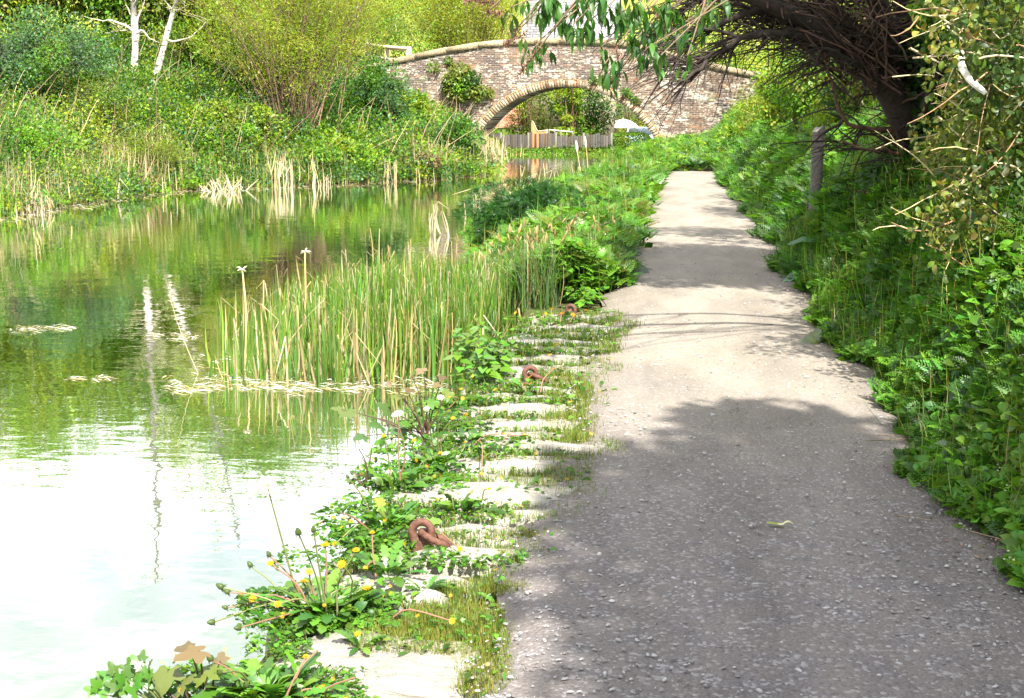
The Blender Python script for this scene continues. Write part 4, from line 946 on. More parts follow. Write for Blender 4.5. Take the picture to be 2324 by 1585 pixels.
# ================================================================== near plants: leaf shapes
T_NET = T_grid([.04, .27, .33, .22, .0], bend=.7, fold=.25)
T_DOCK = T_grid([.04, .26, .36, .40, .38, .28, .15, .0], bend=.9, fold=.22, ripple=.025)
T_DAND = T_grid([.015, .02, .07, .03, .11, .045, .14, .06, .17, .08, .16, .09, .10, .0], bend=.9, fold=.25)
T_LANCE = T_grid([.01, .08, .125, .11, .06, .0], bend=.8, fold=.35)
_h = [.22, .42, .58, .45, .52, .80, .66, .50, .62, .88]; T_SYC = T_palm(_h + [1.0] + _h[::-1], .22)
_c = [.5, .62, .55, .7, .6, .72, .68]; T_ROUND = T_palm(_c + [.75] + _c[::-1], .25)
def T_frond(n=6, w=.42):
    V = []; F = []
    for i in range(n):
        t = .18 + .8 * i / n; L = w * (1 - .75 * (i / n) ** 1.4)
        for s in (-1, 1):
            a = rad(52); d = np.array([s * math.sin(a), math.cos(a), -.12]); e = np.array([math.cos(a), -s * math.sin(a), 0]); p = np.array([0, t, -.25 * t * t]); b = len(V)
            for k, (q, hw) in enumerate(((.0, .05), (.45, .11))):
                p0 = p + d * L * q; o = e * hw * (1.1 - i / n) * .8
                V += [p0, p0 + d * L * .28 + o, p0 + d * L * .58, p0 + d * L * .28 - o]; F.append([b + k * 4, b + k * 4 + 1, b + k * 4 + 2, b + k * 4 + 3])
    b = len(V); V += [np.array([-.05, .85, -.2]), np.array([0, .8, -.18]), np.array([.05, .85, -.2]), np.array([0, 1.05, -.3])]; F.append([b, b + 1, b + 2, b + 3])
    return np.array(V), np.array(F)
T_FROND = T_frond()
def T_star(n=9, h=.35):
    V = [[0, 0, 0]]; F = []
    for i in range(n):
        a = 2 * np.pi * i / n
        for da, q in ((-.16, .6), (0, 1), (.16, .6)): V.append([q * math.sin(a + da), q * math.cos(a + da), h * q * q])
        b = 1 + 3 * i; F.append([0, b, b + 1, b + 2])
    return np.array(V), np.array(F)
T_STAR = T_star()
NM = (.058, .150, .014); ND = (.032, .092, .010); NF = (.092, .208, .018); NO = (.105, .13, .018)

# ------------------------------------------------------------------ the herb-covered bank along the path
def herb_cover(name, xa, xb, ya, yb, n, seed, canopy, pal, leafscale=1.0, flowers=0, lean=(0, 0), fr=.45):
    r = np.random.default_rng(seed); mb = MB()
    y = ya + (yb - ya) * r.random(n) ** 1.35; a, b = xa(y), xb(y); x = a + (b - a) * r.random(n) ** 1.1; H = canopy(x, y)
    sp = lump(x, y, 2.3, seed) + .4 * lump(x, y, 5, seed) + .4 * r.normal(size=n)
    z = height(x, y) + H * (.25 + .8 * r.random(n) ** .6); P = np.stack([x + lean[0] * H, y, z], -1)
    u, v, d = project(P); keep = (u > -80) & (u < UW + 160) & (v > -60) & (v < VH + 260) & (d > .8); P, sp, d, H, x = P[keep], sp[keep], d[keep], H[keep], x[keep]; n = len(P)
    sc_ = leafscale * np.clip(d / 7, .75, 4)
    col = pick(pal, n, r); col = np.where((sp > .5)[:, None], np.array(NF) * 1.0, np.where((sp < -.6)[:, None], np.array(ND), col))
    az = r.random(n) * 6.28; up = .45 + .5 * r.random(n); ax = np.stack([np.cos(az) + lean[0] * 2, np.sin(az) - .25, up], -1); nr = np.stack([.5 * r.normal(size=n), .5 * r.normal(size=n) - .2, np.ones(n)], -1)
    R = frames(ax, nr); kind = r.random(n) + .25 * np.tanh(sp)
    k = kind < fr; scatter(mb, T_FROND, P[k], R[k], .105 * sc_[k] * (.6 + .8 * r.random(k.sum())), jit(col[k], k.sum(), r, .22))
    k = (kind >= fr) & (kind < fr + .40); scatter(mb, T_NET, P[k], R[k], .072 * sc_[k] * (.6 + .8 * r.random(k.sum())), jit(col[k], k.sum(), r, .22))
    k = kind >= fr + .40; scatter(mb, T_ROUND, P[k], R[k], .036 * sc_[k] * (.6 + .8 * r.random(k.sum())), jit(col[k], k.sum(), r, .22))
    m = n // 9; q = r.integers(n, size=m); blades(mb, P[q] - [0, 0, .12], (.18 + .25 * r.random(m)) * sc_[q] ** .5, .006 * sc_[q], .8 * np.abs(r.normal(size=m)), jit(pick([NF, NM, (.2, .2, .06)], m, r), m, r), r)
    if flowers:
        q = r.choice(np.where(sp > -.2)[0], flowers); c = P[q] + [0, 0, .05]; c[:, 2] = height(c[:, 0], c[:, 1]) + H[q] * 1.08; rep = 7
        Q = np.repeat(c, rep, 0) + r.normal(size=(flowers * rep, 3)) * [.022, .022, .008]; scatter(mb, T_ROUND, Q, frames(r.normal(size=(len(Q), 3)) * [1, 1, .2], r.normal(size=(len(Q), 3)) * .3 + [0, -.2, 1]), .009 * np.repeat(np.clip(d[q] / 9, .8, 2.2), rep), np.array((.72, .72, .62)))
    tag(mb.build(name, M['leaf']), kind="stuff")
def can_r(x, y): return (.10 + .36 * smooth(1.15, 1.75, x) + (.15 * lump(x, y, 1.9) + .08 * lump(x, y, 4.3, 2)) * smooth(1.2, 1.6, x)) * (1 - .25 * smooth(16, 30, y))
edge_r = lambda y: 1.17 + .09 * np.sin(y * 1.7 + 1) + .05 * np.sin(y * 4.1) + .05 * np.sin(y * 9.3)
herb_cover("herbs", edge_r, lambda y: 2.6 + 0 * y, 2.6, 14.5, 52000, 71, can_r, [NM, NF, NF, ND, (.065, .18, .02), (.075, .18, .014)], 1.0, 60, (-.12, 0), .24)
herb_cover("herbs", edge_r, lambda y: 3.6 + 0 * y, 13.5, 37, 26000, 72, can_r, [NM, NF, ND, NM], .75, 60, (-.1, 0), .55)
def can_l(x, y):
    t = np.clip((x - xr(y)) / np.maximum(-.5 - xr(y), .1), 0, 1); return .08 + (.30 + .14 * lump(x, y, 1.6, 3)) * (1 - .35 * smooth(22, 34, y)) * np.sin(np.clip(t * .75 + .10, 0, 1) * np.pi) ** .8
herb_cover("verge_plants", lambda y: xr(y) - .05, lambda y: -.50 + .08 * np.sin(y * 2.1) + .06 * np.sin(y * 5.3), 11.2, 37, 26000, 73, can_l, [NM, NF, NM, NF, NO], .72, 110, (0, 0), .5)
herb_cover("mound_plants", lambda y: -2.8 + 0 * y, lambda y: 5.0 + 0 * y, 35.3, 60, 16000, 74, lambda x, y: .30 + .12 * lump(x, y, 1.2), [NF, NM, NF, LIME], .62, 60, (0, 0), .4)

# ------------------------------------------------------------------ turf and small weeds between the coping stones
PATCH = [ # u0, u1, v0, v1, turf, weed
 (800, 1150, 1400, 1490, 1, .25), (1040, 1160, 1480, 1585, 1, .1), (930, 1140, 1375, 1410, 1, .15), (980, 1200, 1325, 1350, 1, .2), (540, 900, 1320, 1440, .1, 1.7), (330, 830, 1500, 1640, .1, 1.3), (560, 700, 1430, 1500, .1, 1.2),
 (780, 1190, 1246, 1292, .15, 1.5), (740, 940, 1180, 1260, .1, 1.6), (1130, 1250, 1250, 1270, .8, .1), (990, 1260, 1208, 1226, .9, .3), (780, 1170, 1130, 1182, .1, 1.4), (1060, 1260, 1172, 1186, .9, .2),
 (1020, 1330, 1086, 1100, .9, .3), (1230, 1345, 1060, 1140, .9, .1), (820, 1060, 1040, 1130, .1, 1.8), (1090, 1330, 1118, 1132, .9, .3), (830, 1200, 980, 1045, .05, 1.4), (1080, 1340, 1040, 1052, .8, .2), (1200, 1340, 990, 1012, .9, .2),
 (1240, 1350, 930, 1000, .9, .1), (830, 1090, 930, 985, .1, 1.9), (1100, 1330, 950, 960, .3, .5), (1000, 1310, 892, 922, .2, 1.3), (1240, 1380, 860, 930, 1, .3), (1080, 1300, 868, 884, .2, .9), (1220, 1390, 835, 870, 1, .4), (1130, 1380, 812, 832, .8, .7), (1180, 1400, 770, 812, .8, .9),
 (1150, 1390, 790, 800, .5, .7), (1200, 1400, 742, 772, .7, .9), (1220, 1410, 690, 742, .5, .6), (1060, 1200, 840, 880, .1, .8), (760, 900, 1040, 1120, 0, .7), (720, 900, 1120, 1240, 0, .9), (620, 800, 1240, 1300, 0, .9), (880, 1060, 880, 950, 0, 1.2), (1030, 1150, 830, 890, 0, .8), (1150, 1260, 700, 745, .2, .8)]
def stone_weeds():
    r = np.random.default_rng(81); tf = MB(); wd = MB()
    for (u0, u1, v0, v1, a, b) in PATCH:
        if b > .5: v0 = min(v0 + 18, (v0 + v1) / 2)
        area = (u1 - u0) * (v1 - v0)
        for amt, kind in ((a, 0), (b, 1)):
            n = int(area * amt * (.13 if kind == 0 else .025))
            if n < 3: continue
            q = r.random((n, 2)); e = .5 + .5 * np.sin(q[:, 0] * np.pi) ** .35; U = u0 + (u1 - u0) * q[:, 0] + 8 * r.normal(size=n); Vv = (v0 + v1) / 2 + (v1 - v0) * (q[:, 1] - .5) * e + 1.5 * r.normal(size=n)
            P = np.array([on_z(u, v, -.005) for u, v in zip(U, Vv)]); P = P[P[:, 0] > -1.42]; n = len(P); sc_ = np.clip(P[:, 1] / 5, .7, 1.8)
            if n < 3: continue
            if kind == 0:
                c = jit(pick([(.14, .17, .026), (.18, .19, .035), (.11, .15, .022), (.24, .20, .08)], n, r, [.4, .3, .25, .05]), n, r); blades(tf, P - [0, 0, .006], (.022 + .03 * r.random(n)) * sc_ ** .5, .0028 * sc_, 1.3 * np.abs(r.normal(size=n)), c, r)
            else:
                hh = .040 * sc_ ** .4 * (.5 + .5 * np.sin(P[:, 0] * 17) * np.cos(P[:, 1] * 13) + .3); P = P + np.stack([0 * hh, 0 * hh, np.maximum(hh, .01) * r.random(n)], -1); az = r.random(n) * 6.28
                R = frames(np.stack([np.cos(az), np.sin(az), .4 + .3 * r.normal(size=n)], -1), np.stack([.5 * r.normal(size=n), .5 * r.normal(size=n), np.ones(n)], -1)); c = jit(pick([NM, ND, NF, NM], n, r), n, r); g = r.random(n)
                for T, m, s in ((T_ROUND, g < .45, .014), (T_NET, (g >= .45) & (g < .9), .026), (T_DAND, g >= .9, .06)): scatter(wd, T, P[m], R[m], s * sc_[m] ** .7 * (.6 + .8 * r.random(m.sum())), c[m])
                m = max(1, n // 110); q = r.integers(n, size=m); scatter(wd, T_STAR, P[q] + [0, 0, .05], frames(r.normal(size=(m, 3)), [0, -.5, 1] + .4 * r.normal(size=(m, 3))), .011 * sc_[q], np.array((.55, .36, .012)))
    for (a, b) in zip(STONES[:-1], STONES[1:]):              # turf rooted in every joint, and a fringe round the path ends
        n = 420; x = -1.2 + (max(a[3], b[3]) + 1.22) * r.random(n); y = (a[1] + b[0]) / 2 + .022 * r.normal(size=n) + .012 * np.sin(x * 11 + a[0] * 7); m = 160
        x = np.concatenate([x, b[3] + .045 + .035 * r.normal(size=m)]); y = np.concatenate([y, b[0] + (b[1] - b[0]) * r.random(m)]); k = lump(x, y, 6, a[0]) > -.55; x, y = x[k], y[k]; n = len(x); sc_ = np.clip(y / 5, .7, 1.8)
        c = jit(pick([(.12, .16, .024), (.09, .15, .02), (.15, .17, .03), (.06, .12, .014)], n, r), n, r); blades(tf, np.stack([x, y, -.03 + 0 * x], -1), (.040 + .035 * r.random(n)) * sc_ ** .4, .0034 * sc_, .9 * np.abs(r.normal(size=n)), c, r)
        m = 46; x = -1.2 + (b[3] + 1.15) * r.random(m) ** 1.5; y = (a[1] + b[0]) / 2 + .03 * r.normal(size=m); P = np.stack([x, y, .02 * r.random(m)], -1); az = r.random(m) * 6.28
        scatter(wd, T_ROUND, P, frames(np.stack([np.cos(az), np.sin(az), .5 + 0 * az], -1), np.stack([.5 * r.normal(size=m), .5 * r.normal(size=m), np.ones(m)], -1)), .015 * np.clip(y / 5, .7, 1.8) ** .7, jit(pick([NM, ND, NF], m, r), m, r))
    tag(tf.build("turf", M['leaf']), kind="stuff"); tag(wd.build("weeds", M['leaf']), kind="stuff")
stone_weeds()

# ------------------------------------------------------------------ dandelions
YELLOW = (.62, .38, .010); BUD = (.07, .11, .03); STEMC = (.26, .16, .09)
def head_flower(mb, c, s, r, face):
    R = frames(np.tile([1.0, .1, 0], (1, 1)) + .1 * r.normal(size=(1, 3)), np.array([face]))
    for k, (q, h) in enumerate(((1, .25), (.75, .5), (.5, .8))):
        for j in range(2): a = r.random() * 6.28; rot = np.array([[math.cos(a), -math.sin(a), 0], [math.sin(a), math.cos(a), 0], [0, 0, 1]]); scatter(mb, T_star(10, h), np.array([c + unit(np.array(face)) * .002 * k]), R @ rot, np.array([s * q]), np.array(YELLOW) * (.8 + .4 * r.random()))
def head_bud(mb, c, s, r, d):
    s = s * .78
    d = unit(np.asarray(d, float)); tube(mb, [c - d * s * .2, c, c + d * s * .7, c + d * s * 1.6, c + d * s * 2.0], np.array([.25, .75, .9, .5, .25]) * s, 8, BUD)
    for k in range(7): a = k * .9; o = unit(np.cross(d, [math.cos(a), math.sin(a), .3])); tube(mb, [c, c + o * s * .9 - d * s * .1, c + o * s * 1.2 - d * s * .8], [s * .12, s * .12, s * .03], 3, (.06, .09, .03))
def head_seed(mb, c, s, r, d, half=False):
    n = 190; q = sphere_dirs(n, r); q = q[(q @ unit(np.asarray(d, float))) > (-.75 if not half else .2)]; n = len(q)
    tube(mb, [c - unit(np.asarray(d, float)) * s * .16, c, c + unit(np.asarray(d, float)) * s * .16], [s * .12, s * .2, s * .1], 6, (.25, .18, .1))
    scatter(mb, (np.array([[-.012, 0, 0], [.012, 0, 0], [.006, .9, 0], [-.006, .9, 0]]), np.array([[0, 1, 2, 3]])), np.tile(c, (n, 1)), frames(q, r.normal(size=(n, 3))), s * (.95 + .1 * r.random(n)), np.array((.62, .60, .55)))
    scatter(mb, T_star(6, .25), c + q * s * .85, frames(r.normal(size=(n, 3)), q), s * .26, np.array((.74, .73, .70)))
def dandelion(u, v, L, nl, heads, label, seed, dock=0):
    """heads: (kind, u, v, size) in the picture, standing a little this side of or beyond the rosette."""
    r = np.random.default_rng(seed); P = on_z(u, v, 0); P[0] = max(P[0], -1.27); root = thing("dandelion", P, label, "dandelion", "dandelions growing over the coping stones"); mb = MB()
    az = r.random(nl) * 6.28; el = .30 + 1.05 * r.random(nl) ** 1.1; ax = np.stack([np.cos(az) * np.cos(el), np.sin(az) * np.cos(el), np.sin(el)], -1); nr = np.array([0, 0, 1.0]) - .6 * ax + .2 * r.normal(size=(nl, 3))
    off = np.stack([np.cos(az), np.sin(az), 0 * az], -1) * (.02 + L * .5 * r.random((nl, 1))) * [.8, .5, 0] * (min(dock, 2) * .6 + .35); ls = L * (.6 + .6 * r.random(nl)); c = jit(pick([NM, NF, ND], nl, r), nl, r, .18)
    scatter(mb, T_DAND, P + off, frames(ax, nr), np.stack([ls * 1.05, ls, ls], -1), c)
    if dock: m = dock * 16; a = r.random(m) * 6.28; q = np.stack([np.cos(a), np.sin(a) * .6, .55 + .5 * r.random(m)], -1); scatter(mb, T_NET, P + np.stack([np.cos(a), np.sin(a) * .7, .1 * r.random(m)], -1) * L * .9 * r.random((m, 1)) + [0, 0, .03], frames(q, [0, 0, 1] + .4 * r.normal(size=(m, 3))), .048 * (.6 + .7 * r.random(m)), jit(pick([NM, NF, ND], m, r), m, r, .18))
    mb.build("leaves", M['glossleaf'], root)
    for kind, hu, hv, s in heads:
        dy = .12 * r.normal(); H = on_y(hu, hv, P[1] + dy)
        if H[2] < .02: H = on_z(hu, hv, .03)
        foot = P + [(.2 + .5 * r.random()) * (max(H[0], -1.3) - P[0]), .03 * r.normal(), .01]; d = unit(H - foot + [0, 0, .04]); C = curve([foot, foot * .6 + H * .4 + [.022 * r.normal(), .01 * r.normal(), .02 + .02 * r.random()], H], 7); sm = MB()
        tube(sm, C, np.linspace(.0034, .0022, 7), 6, np.array((.30, .17, .12) if r.random() < .5 else (.20, .22, .09)) * (.8 + .4 * r.random())); st = sm.build("flower_stem", M['leaf'], root)
        hm = MB()
        if kind == 'f': head_flower(hm, H, s, r, unit(d + [0, -.4, .2])); head_bud(hm, H - d * s * .5, s * .3, r, d)
        elif kind == 'b': head_bud(hm, H, s, r, d)
        elif kind == 'h': head_seed(hm, H, s, r, d, True)
        else: head_seed(hm, H, s, r, d)
        hm.build({'f': "flower_head", 'b': "bud", 'h': "seed_head", 's': "seed_head"}[kind], M['leaf'], st)
dandelion(740, 1395, .125, 90, [('f', 738, 1238, .017), ('f', 702, 1300, .017), ('f', 690, 1322, .018), ('f', 722, 1324, .017), ('f', 832, 1336, .017), ('f', 776, 1282, .017), ('f', 614, 1280, .014), ('f', 574, 1360, .015), ('f', 808, 1250, .014), ('b', 570, 1286, .013), ('b', 486, 1412, .015), ('b', 506, 1334, .016), ('b', 520, 1345, .014), ('b', 516, 1380, .012), ('b', 545, 1425, .014), ('b', 612, 1262, .012), ('b', 678, 1212, .015), ('b', 712, 1206, .012), ('b', 806, 1330, .012), ('s', 606, 1102, .030), ('f', 1026, 1410, .012), ('f', 630, 1372, .013)], "biggest dandelion clump, bristling with yellow flowers and a tall round seed head over the water", 601, 3)
dandelion(610, 1590, .125, 80, [('f', 730, 1562, .017), ('f', 694, 1492, .011), ('b', 480, 1498, .014), ('b', 500, 1528, .012), ('h', 720, 1478, .020), ('b', 560, 1556, .013), ('h', 815, 1535, .012)], "broad-leaved dandelion clump cut off by the photo's bottom edge", 602, 4)
dandelion(880, 1200, .12, 22, [('f', 797, 1184, .012), ('b', 770, 1165, .011), ('b', 790, 1085, .010), ('f', 760, 1235, .012), ('f', 1043, 1246, .012)], "dandelion clump at the left of the nearest mooring ring, over the water's edge", 603, 2)
dandelion(900, 1110, .13, 24, [('h', 884, 1078, .022), ('h', 905, 942, .022), ('h', 898, 946, .020), ('f', 1000, 1030, .013), ('f', 960, 1100, .011), ('f', 985, 1085, .011), ('f', 870, 990, .012), ('b', 800, 1075, .010)], "dandelion clump with two tall pinkish bare stems, midway along the stones", 604, 2)
dandelion(985, 1060, .12, 22, [('h', 968, 930, .016), ('h', 1000, 905, .018), ('f', 1028, 950, .012), ('f', 940, 1000, .012), ('f', 1056, 1005, .011)], "dandelion clump behind the tall pinkish stems, with a curved pale stalk", 605, 2)
dandelion(1060, 1010, .11, 20, [('f', 1190, 988, .012), ('f', 1140, 985, .012), ('f', 1093, 1075, .010)], "leafy dandelion lying across the stones toward the round-ended one", 606, 1)
dandelion(1010, 930, .11, 18, [('f', 1050, 905, .012), ('f', 1020, 900, .011), ('b', 985, 880, .010)], "dandelion among the seedling leaves below the middle mooring ring", 607, 1)
dandelion(1050, 1165, .10, 16, [('f', 1110, 1110, .010), ('b', 1000, 1120, .010)], "flat dark dandelion between the humped stone and the slim straight stone", 608, 1)
dandelion(880, 1310, .12, 16, [('f', 845, 1210, .012), ('f', 830, 1290, .012)], "dandelion just below the nearest mooring ring, in front of its stone", 609, 1)
dandelion(960, 1345, .09, 10, [], "small bare rosette of upright dandelion leaves on the hollowed stone", 610)
dandelion(820, 1470, .09, 12, [('f', 812, 1440, .012)], "little dandelion at the water side of the large turf patch", 611)
dandelion(1270, 735, .13, 14, [('f', 1252, 702, .018), ('f', 1330, 705, .018), ('f', 1300, 715, .02), ('f', 1275, 712, .018)], "yellow-flowered dandelion in front of the farthest mooring ring", 612)
dandelion(1190, 890, .10, 12, [('f', 1205, 872, .013), ('f', 1255, 838, .013)], "dandelion in front of the middle mooring ring's stone", 613)

# ------------------------------------------------------------------ seedlings with lobed leaves, parsley, nettles
def sapling(name, label, cat, base, leaves, T, seed, stem=(.10, .06, .04), sr=.004):
    """leaves: (u, v, size m, dy, colour)"""
    r = np.random.default_rng(seed); base = np.asarray(base, float); root = thing(name, base, label, cat); mb = MB(); lf = MB()
    for (u, v, s, dy, c) in leaves:
        H = on_y(u, v, base[1] + dy); C = curve([base + .01 * r.normal(size=3), base * .45 + H * .55 + [.012 * r.normal(), .01 * r.normal(), .02], H], 7); tube(mb, C, np.linspace(sr, sr * .5, 7), 6, stem)
        d = unit((H - base) * [1, 1, .15] + .5 * r.normal(size=3) * [1, 1, .3]); nr = np.array([.35 * r.normal(), -.45 + .3 * r.normal(), 1.0]); scatter(lf, T, np.array([H]), frames(np.array([d]), np.array([nr])), np.array([s * .62]), jit(c, 1, r, .12, .05))
    mb.build("stem", M['leaf'], root); lf.build("leaves", M['glossleaf'], root)
BRZ = (.115, .080, .035); YG = (.095, .12, .022)
b = on_z(450, 1640, -.05); b[0] = -1.26
sapling("sycamore_seedling", "bronze-leaved sycamore seedling leaning over the water at the photo's bottom", "seedling", b, [(452, 1478, .115, -.02, BRZ), (430, 1470, .07, .03, BRZ), (380, 1525, .12, .0, YG), (470, 1535, .12, -.03, (.09, .13, .02)), (420, 1555, .10, -.06, YG), (345, 1545, .06, .02, YG), (500, 1500, .06, .05, BRZ), (480, 1580, .11, -.06, NM), (540, 1545, .07, 0, NM)], T_SYC, 621)
b = on_z(935, 1000, -.02); b[0] = -1.22
sapling("sycamore_seedling", "tall seedling with broad dull-green lobed leaves and a bronze top, below the reeds", "seedling", b, [(862, 965, .13, 0, (.05, .10, .03)), (905, 975, .12, -.05, (.05, .11, .03)), (840, 945, .09, .05, NM), (880, 930, .11, .08, (.06, .11, .03)), (935, 935, .12, -.04, (.05, .10, .03)), (950, 890, .08, .05, NO), (925, 885, .07, .02, BRZ), (960, 842, .085, .0, (.17, .11, .06)), (935, 855, .06, .04, BRZ), (905, 900, .07, .06, YG), (985, 872, .075, .02, (.15, .10, .05)), (1005, 855, .06, .06, BRZ), (800, 935, .12, .0, (.09, .12, .03)), (775, 930, .09, .05, (.08, .11, .03)), (825, 990, .10, -.04, (.05, .10, .03)), (870, 1000, .10, -.06, NM), (925, 960, .10, -.08, NM), (975, 915, .09, -.02, NM), (1010, 895, .08, .03, NO), (885, 870, .05, .06, BRZ)], T_SYC, 622)
b = on_z(830, 1110, 0); sapling("seedling", "thin dark-stemmed seedling with two drooping leaves over the water", "seedling", b, [(815, 1020, .05, 0, BRZ), (822, 1040, .05, .02, (.09, .10, .03)), (845, 1010, .04, .03, BRZ), (795, 1090, .045, 0, (.08, .10, .04)), (812, 1080, .05, .01, (.09, .11, .04))], T_NET, 623)
def parsley(base, fr_, label, seed):
    r = np.random.default_rng(seed); base = np.asarray(base, float); root = thing("parsley_plant", base, label, "plant"); mb = MB(); lf = MB()
    for (u, v, s) in fr_:
        H = on_y(u, v, base[1] + .04 * r.normal()); C = curve([base, base * .4 + H * .6 + [0, 0, .02], H], 6); tube(mb, C, np.linspace(.004, .0015, 6), 5, (.12, .15, .05)); d = unit((C[-1] - C[-3]) + [0, 0, .02])
        for k in range(5):
            a = (k - 2) * .55; dd = unit(d + np.array([math.sin(a), .25 * r.normal(), .1 * r.normal()]) * .9); p = C[-1 - (k % 3)]; scatter(lf, T_SYC, np.array([p + dd * s * .35]), frames(np.array([dd]), np.array([[.3 * r.normal(), -.5, 1]])), np.array([s * .5]), jit((.055, .135, .014), 1, r, .15))
    mb.build("stems", M['leaf'], root); lf.build("leaves", M['glossleaf'], root)
b = on_z(330, 1660, -.05); b[0] = -1.3
parsley(b, [(320, 1510, .05), (300, 1525, .05), (265, 1540, .06), (245, 1552, .055), (285, 1565, .07), (320, 1555, .05), (230, 1575, .06), (350, 1580, .06)], "jagged-leaved parsley plant at the bottom of the photo, out over the water", 631)
def nettles(u, v, w, h, n, label, seed, pal, leaf=.06):
    P = on_z(u, v, 0); r = np.random.default_rng(seed); k = px(P); root = thing("nettle", P, label, "nettle"); mb = MB(); lf = MB()
    for i in range(n):
        f = P + [w / k * (r.random() - .5), .25 * r.normal(), 0]; H = h / k * (.6 + .5 * r.random()); t = f + [.12 * r.normal(), .1 * r.normal(), H]; C = curve([f, f * .5 + t * .5 + .02 * r.normal(size=3), t], 8); tube(mb, C, np.linspace(.004, .002, 8), 5, (.09, .12, .04))
        for j in range(2, 8):
            for s in (0, 1):
                a = j * 1.57 + s * 3.14 + r.normal() * .2; d = np.array([math.cos(a), math.sin(a), .15 + .1 * r.normal()]); scatter(lf, T_NET, C[j][None], frames(d[None], np.array([[0, -.3, 1.0]])), np.array([leaf * (1.25 - .09 * j) * (.8 + .4 * r.random())]), jit(pal[r.integers(len(pal))], 1, r, .15))
    mb.build("stems", M['leaf'], root); lf.build("leaves", M['leaf'], root)
nettles(1085, 850, 110, 110, 18, "pale green nettle clump leaning out between the reeds and the stones", 641, [NF, (.10, .18, .05)], .085)
nettles(1345, 690, 80, 50, 8, "young nettle patch at the path edge behind the farthest mooring ring", 642, [NF, NM], .075)
def dock(u, v, n, s, label, seed, col=NM, tilt=.5, z=None, face=(-.3, -.5, 1)):
    P = hit(u, v) if z is None else on_z(u, v, z); r = np.random.default_rng(seed); root = thing("dock_plant", P, label, "dock"); mb = MB(); lf = MB()
    for i in range(n):
        a = 6.28 * i / n + .5 * r.normal(); d = np.array([math.cos(a), math.sin(a), tilt + .2 * r.normal()]); L = s * (.65 + .5 * r.random()); q = P + unit(d) * L * .35 + [0, 0, .05]; tube(mb, [P, q], [.006, .004], 5, (.14, .15, .06))
        scatter(lf, T_DOCK, q[None], frames(d[None], np.array([face]) + .25 * r.normal(size=(1, 3))), np.array([L]), jit(col, 1, r, .15, .06))
    mb.build("stalks", M['leaf'], root); lf.build("leaves", M['glossleaf'], root)
dock(1412, 640, 7, .34, "broad dark dock spreading its leaves onto the path's left edge", 651, (.035, .085, .03), .25)
dock(1395, 600, 5, .28, "smaller dock just past the broad dark one at the path's left edge", 652, NM, .5)
dock(1900, 590, 4, .40, "big pale-leaved dock among the herbs where the path darkens", 653, (.06, .13, .05), .7)
dock(1850, 660, 5, .28, "blue-green dock low at the path's right edge, below the big pale one", 654, (.045, .10, .05), .3)
dock(2245, 965, 5, .27, "glossy dark dock with one huge leaf high in the right bank", 655, (.04, .125, .012), .7, face=(-.6, -.9, .6))
dock(2190, 1070, 5, .13, "dock whose pale blue-green leaf hangs at the path's right edge", 656, (.05, .135, .025), .4)
dock(1875, 800, 5, .16, "small dock with a yellowing leaf where the path is brightest", 657, (.09, .13, .04), .3)
dock(1290, 480, 4, .5, "round-leaved dock in the left verge beyond the sedges", 658, (.06, .13, .06), .8)

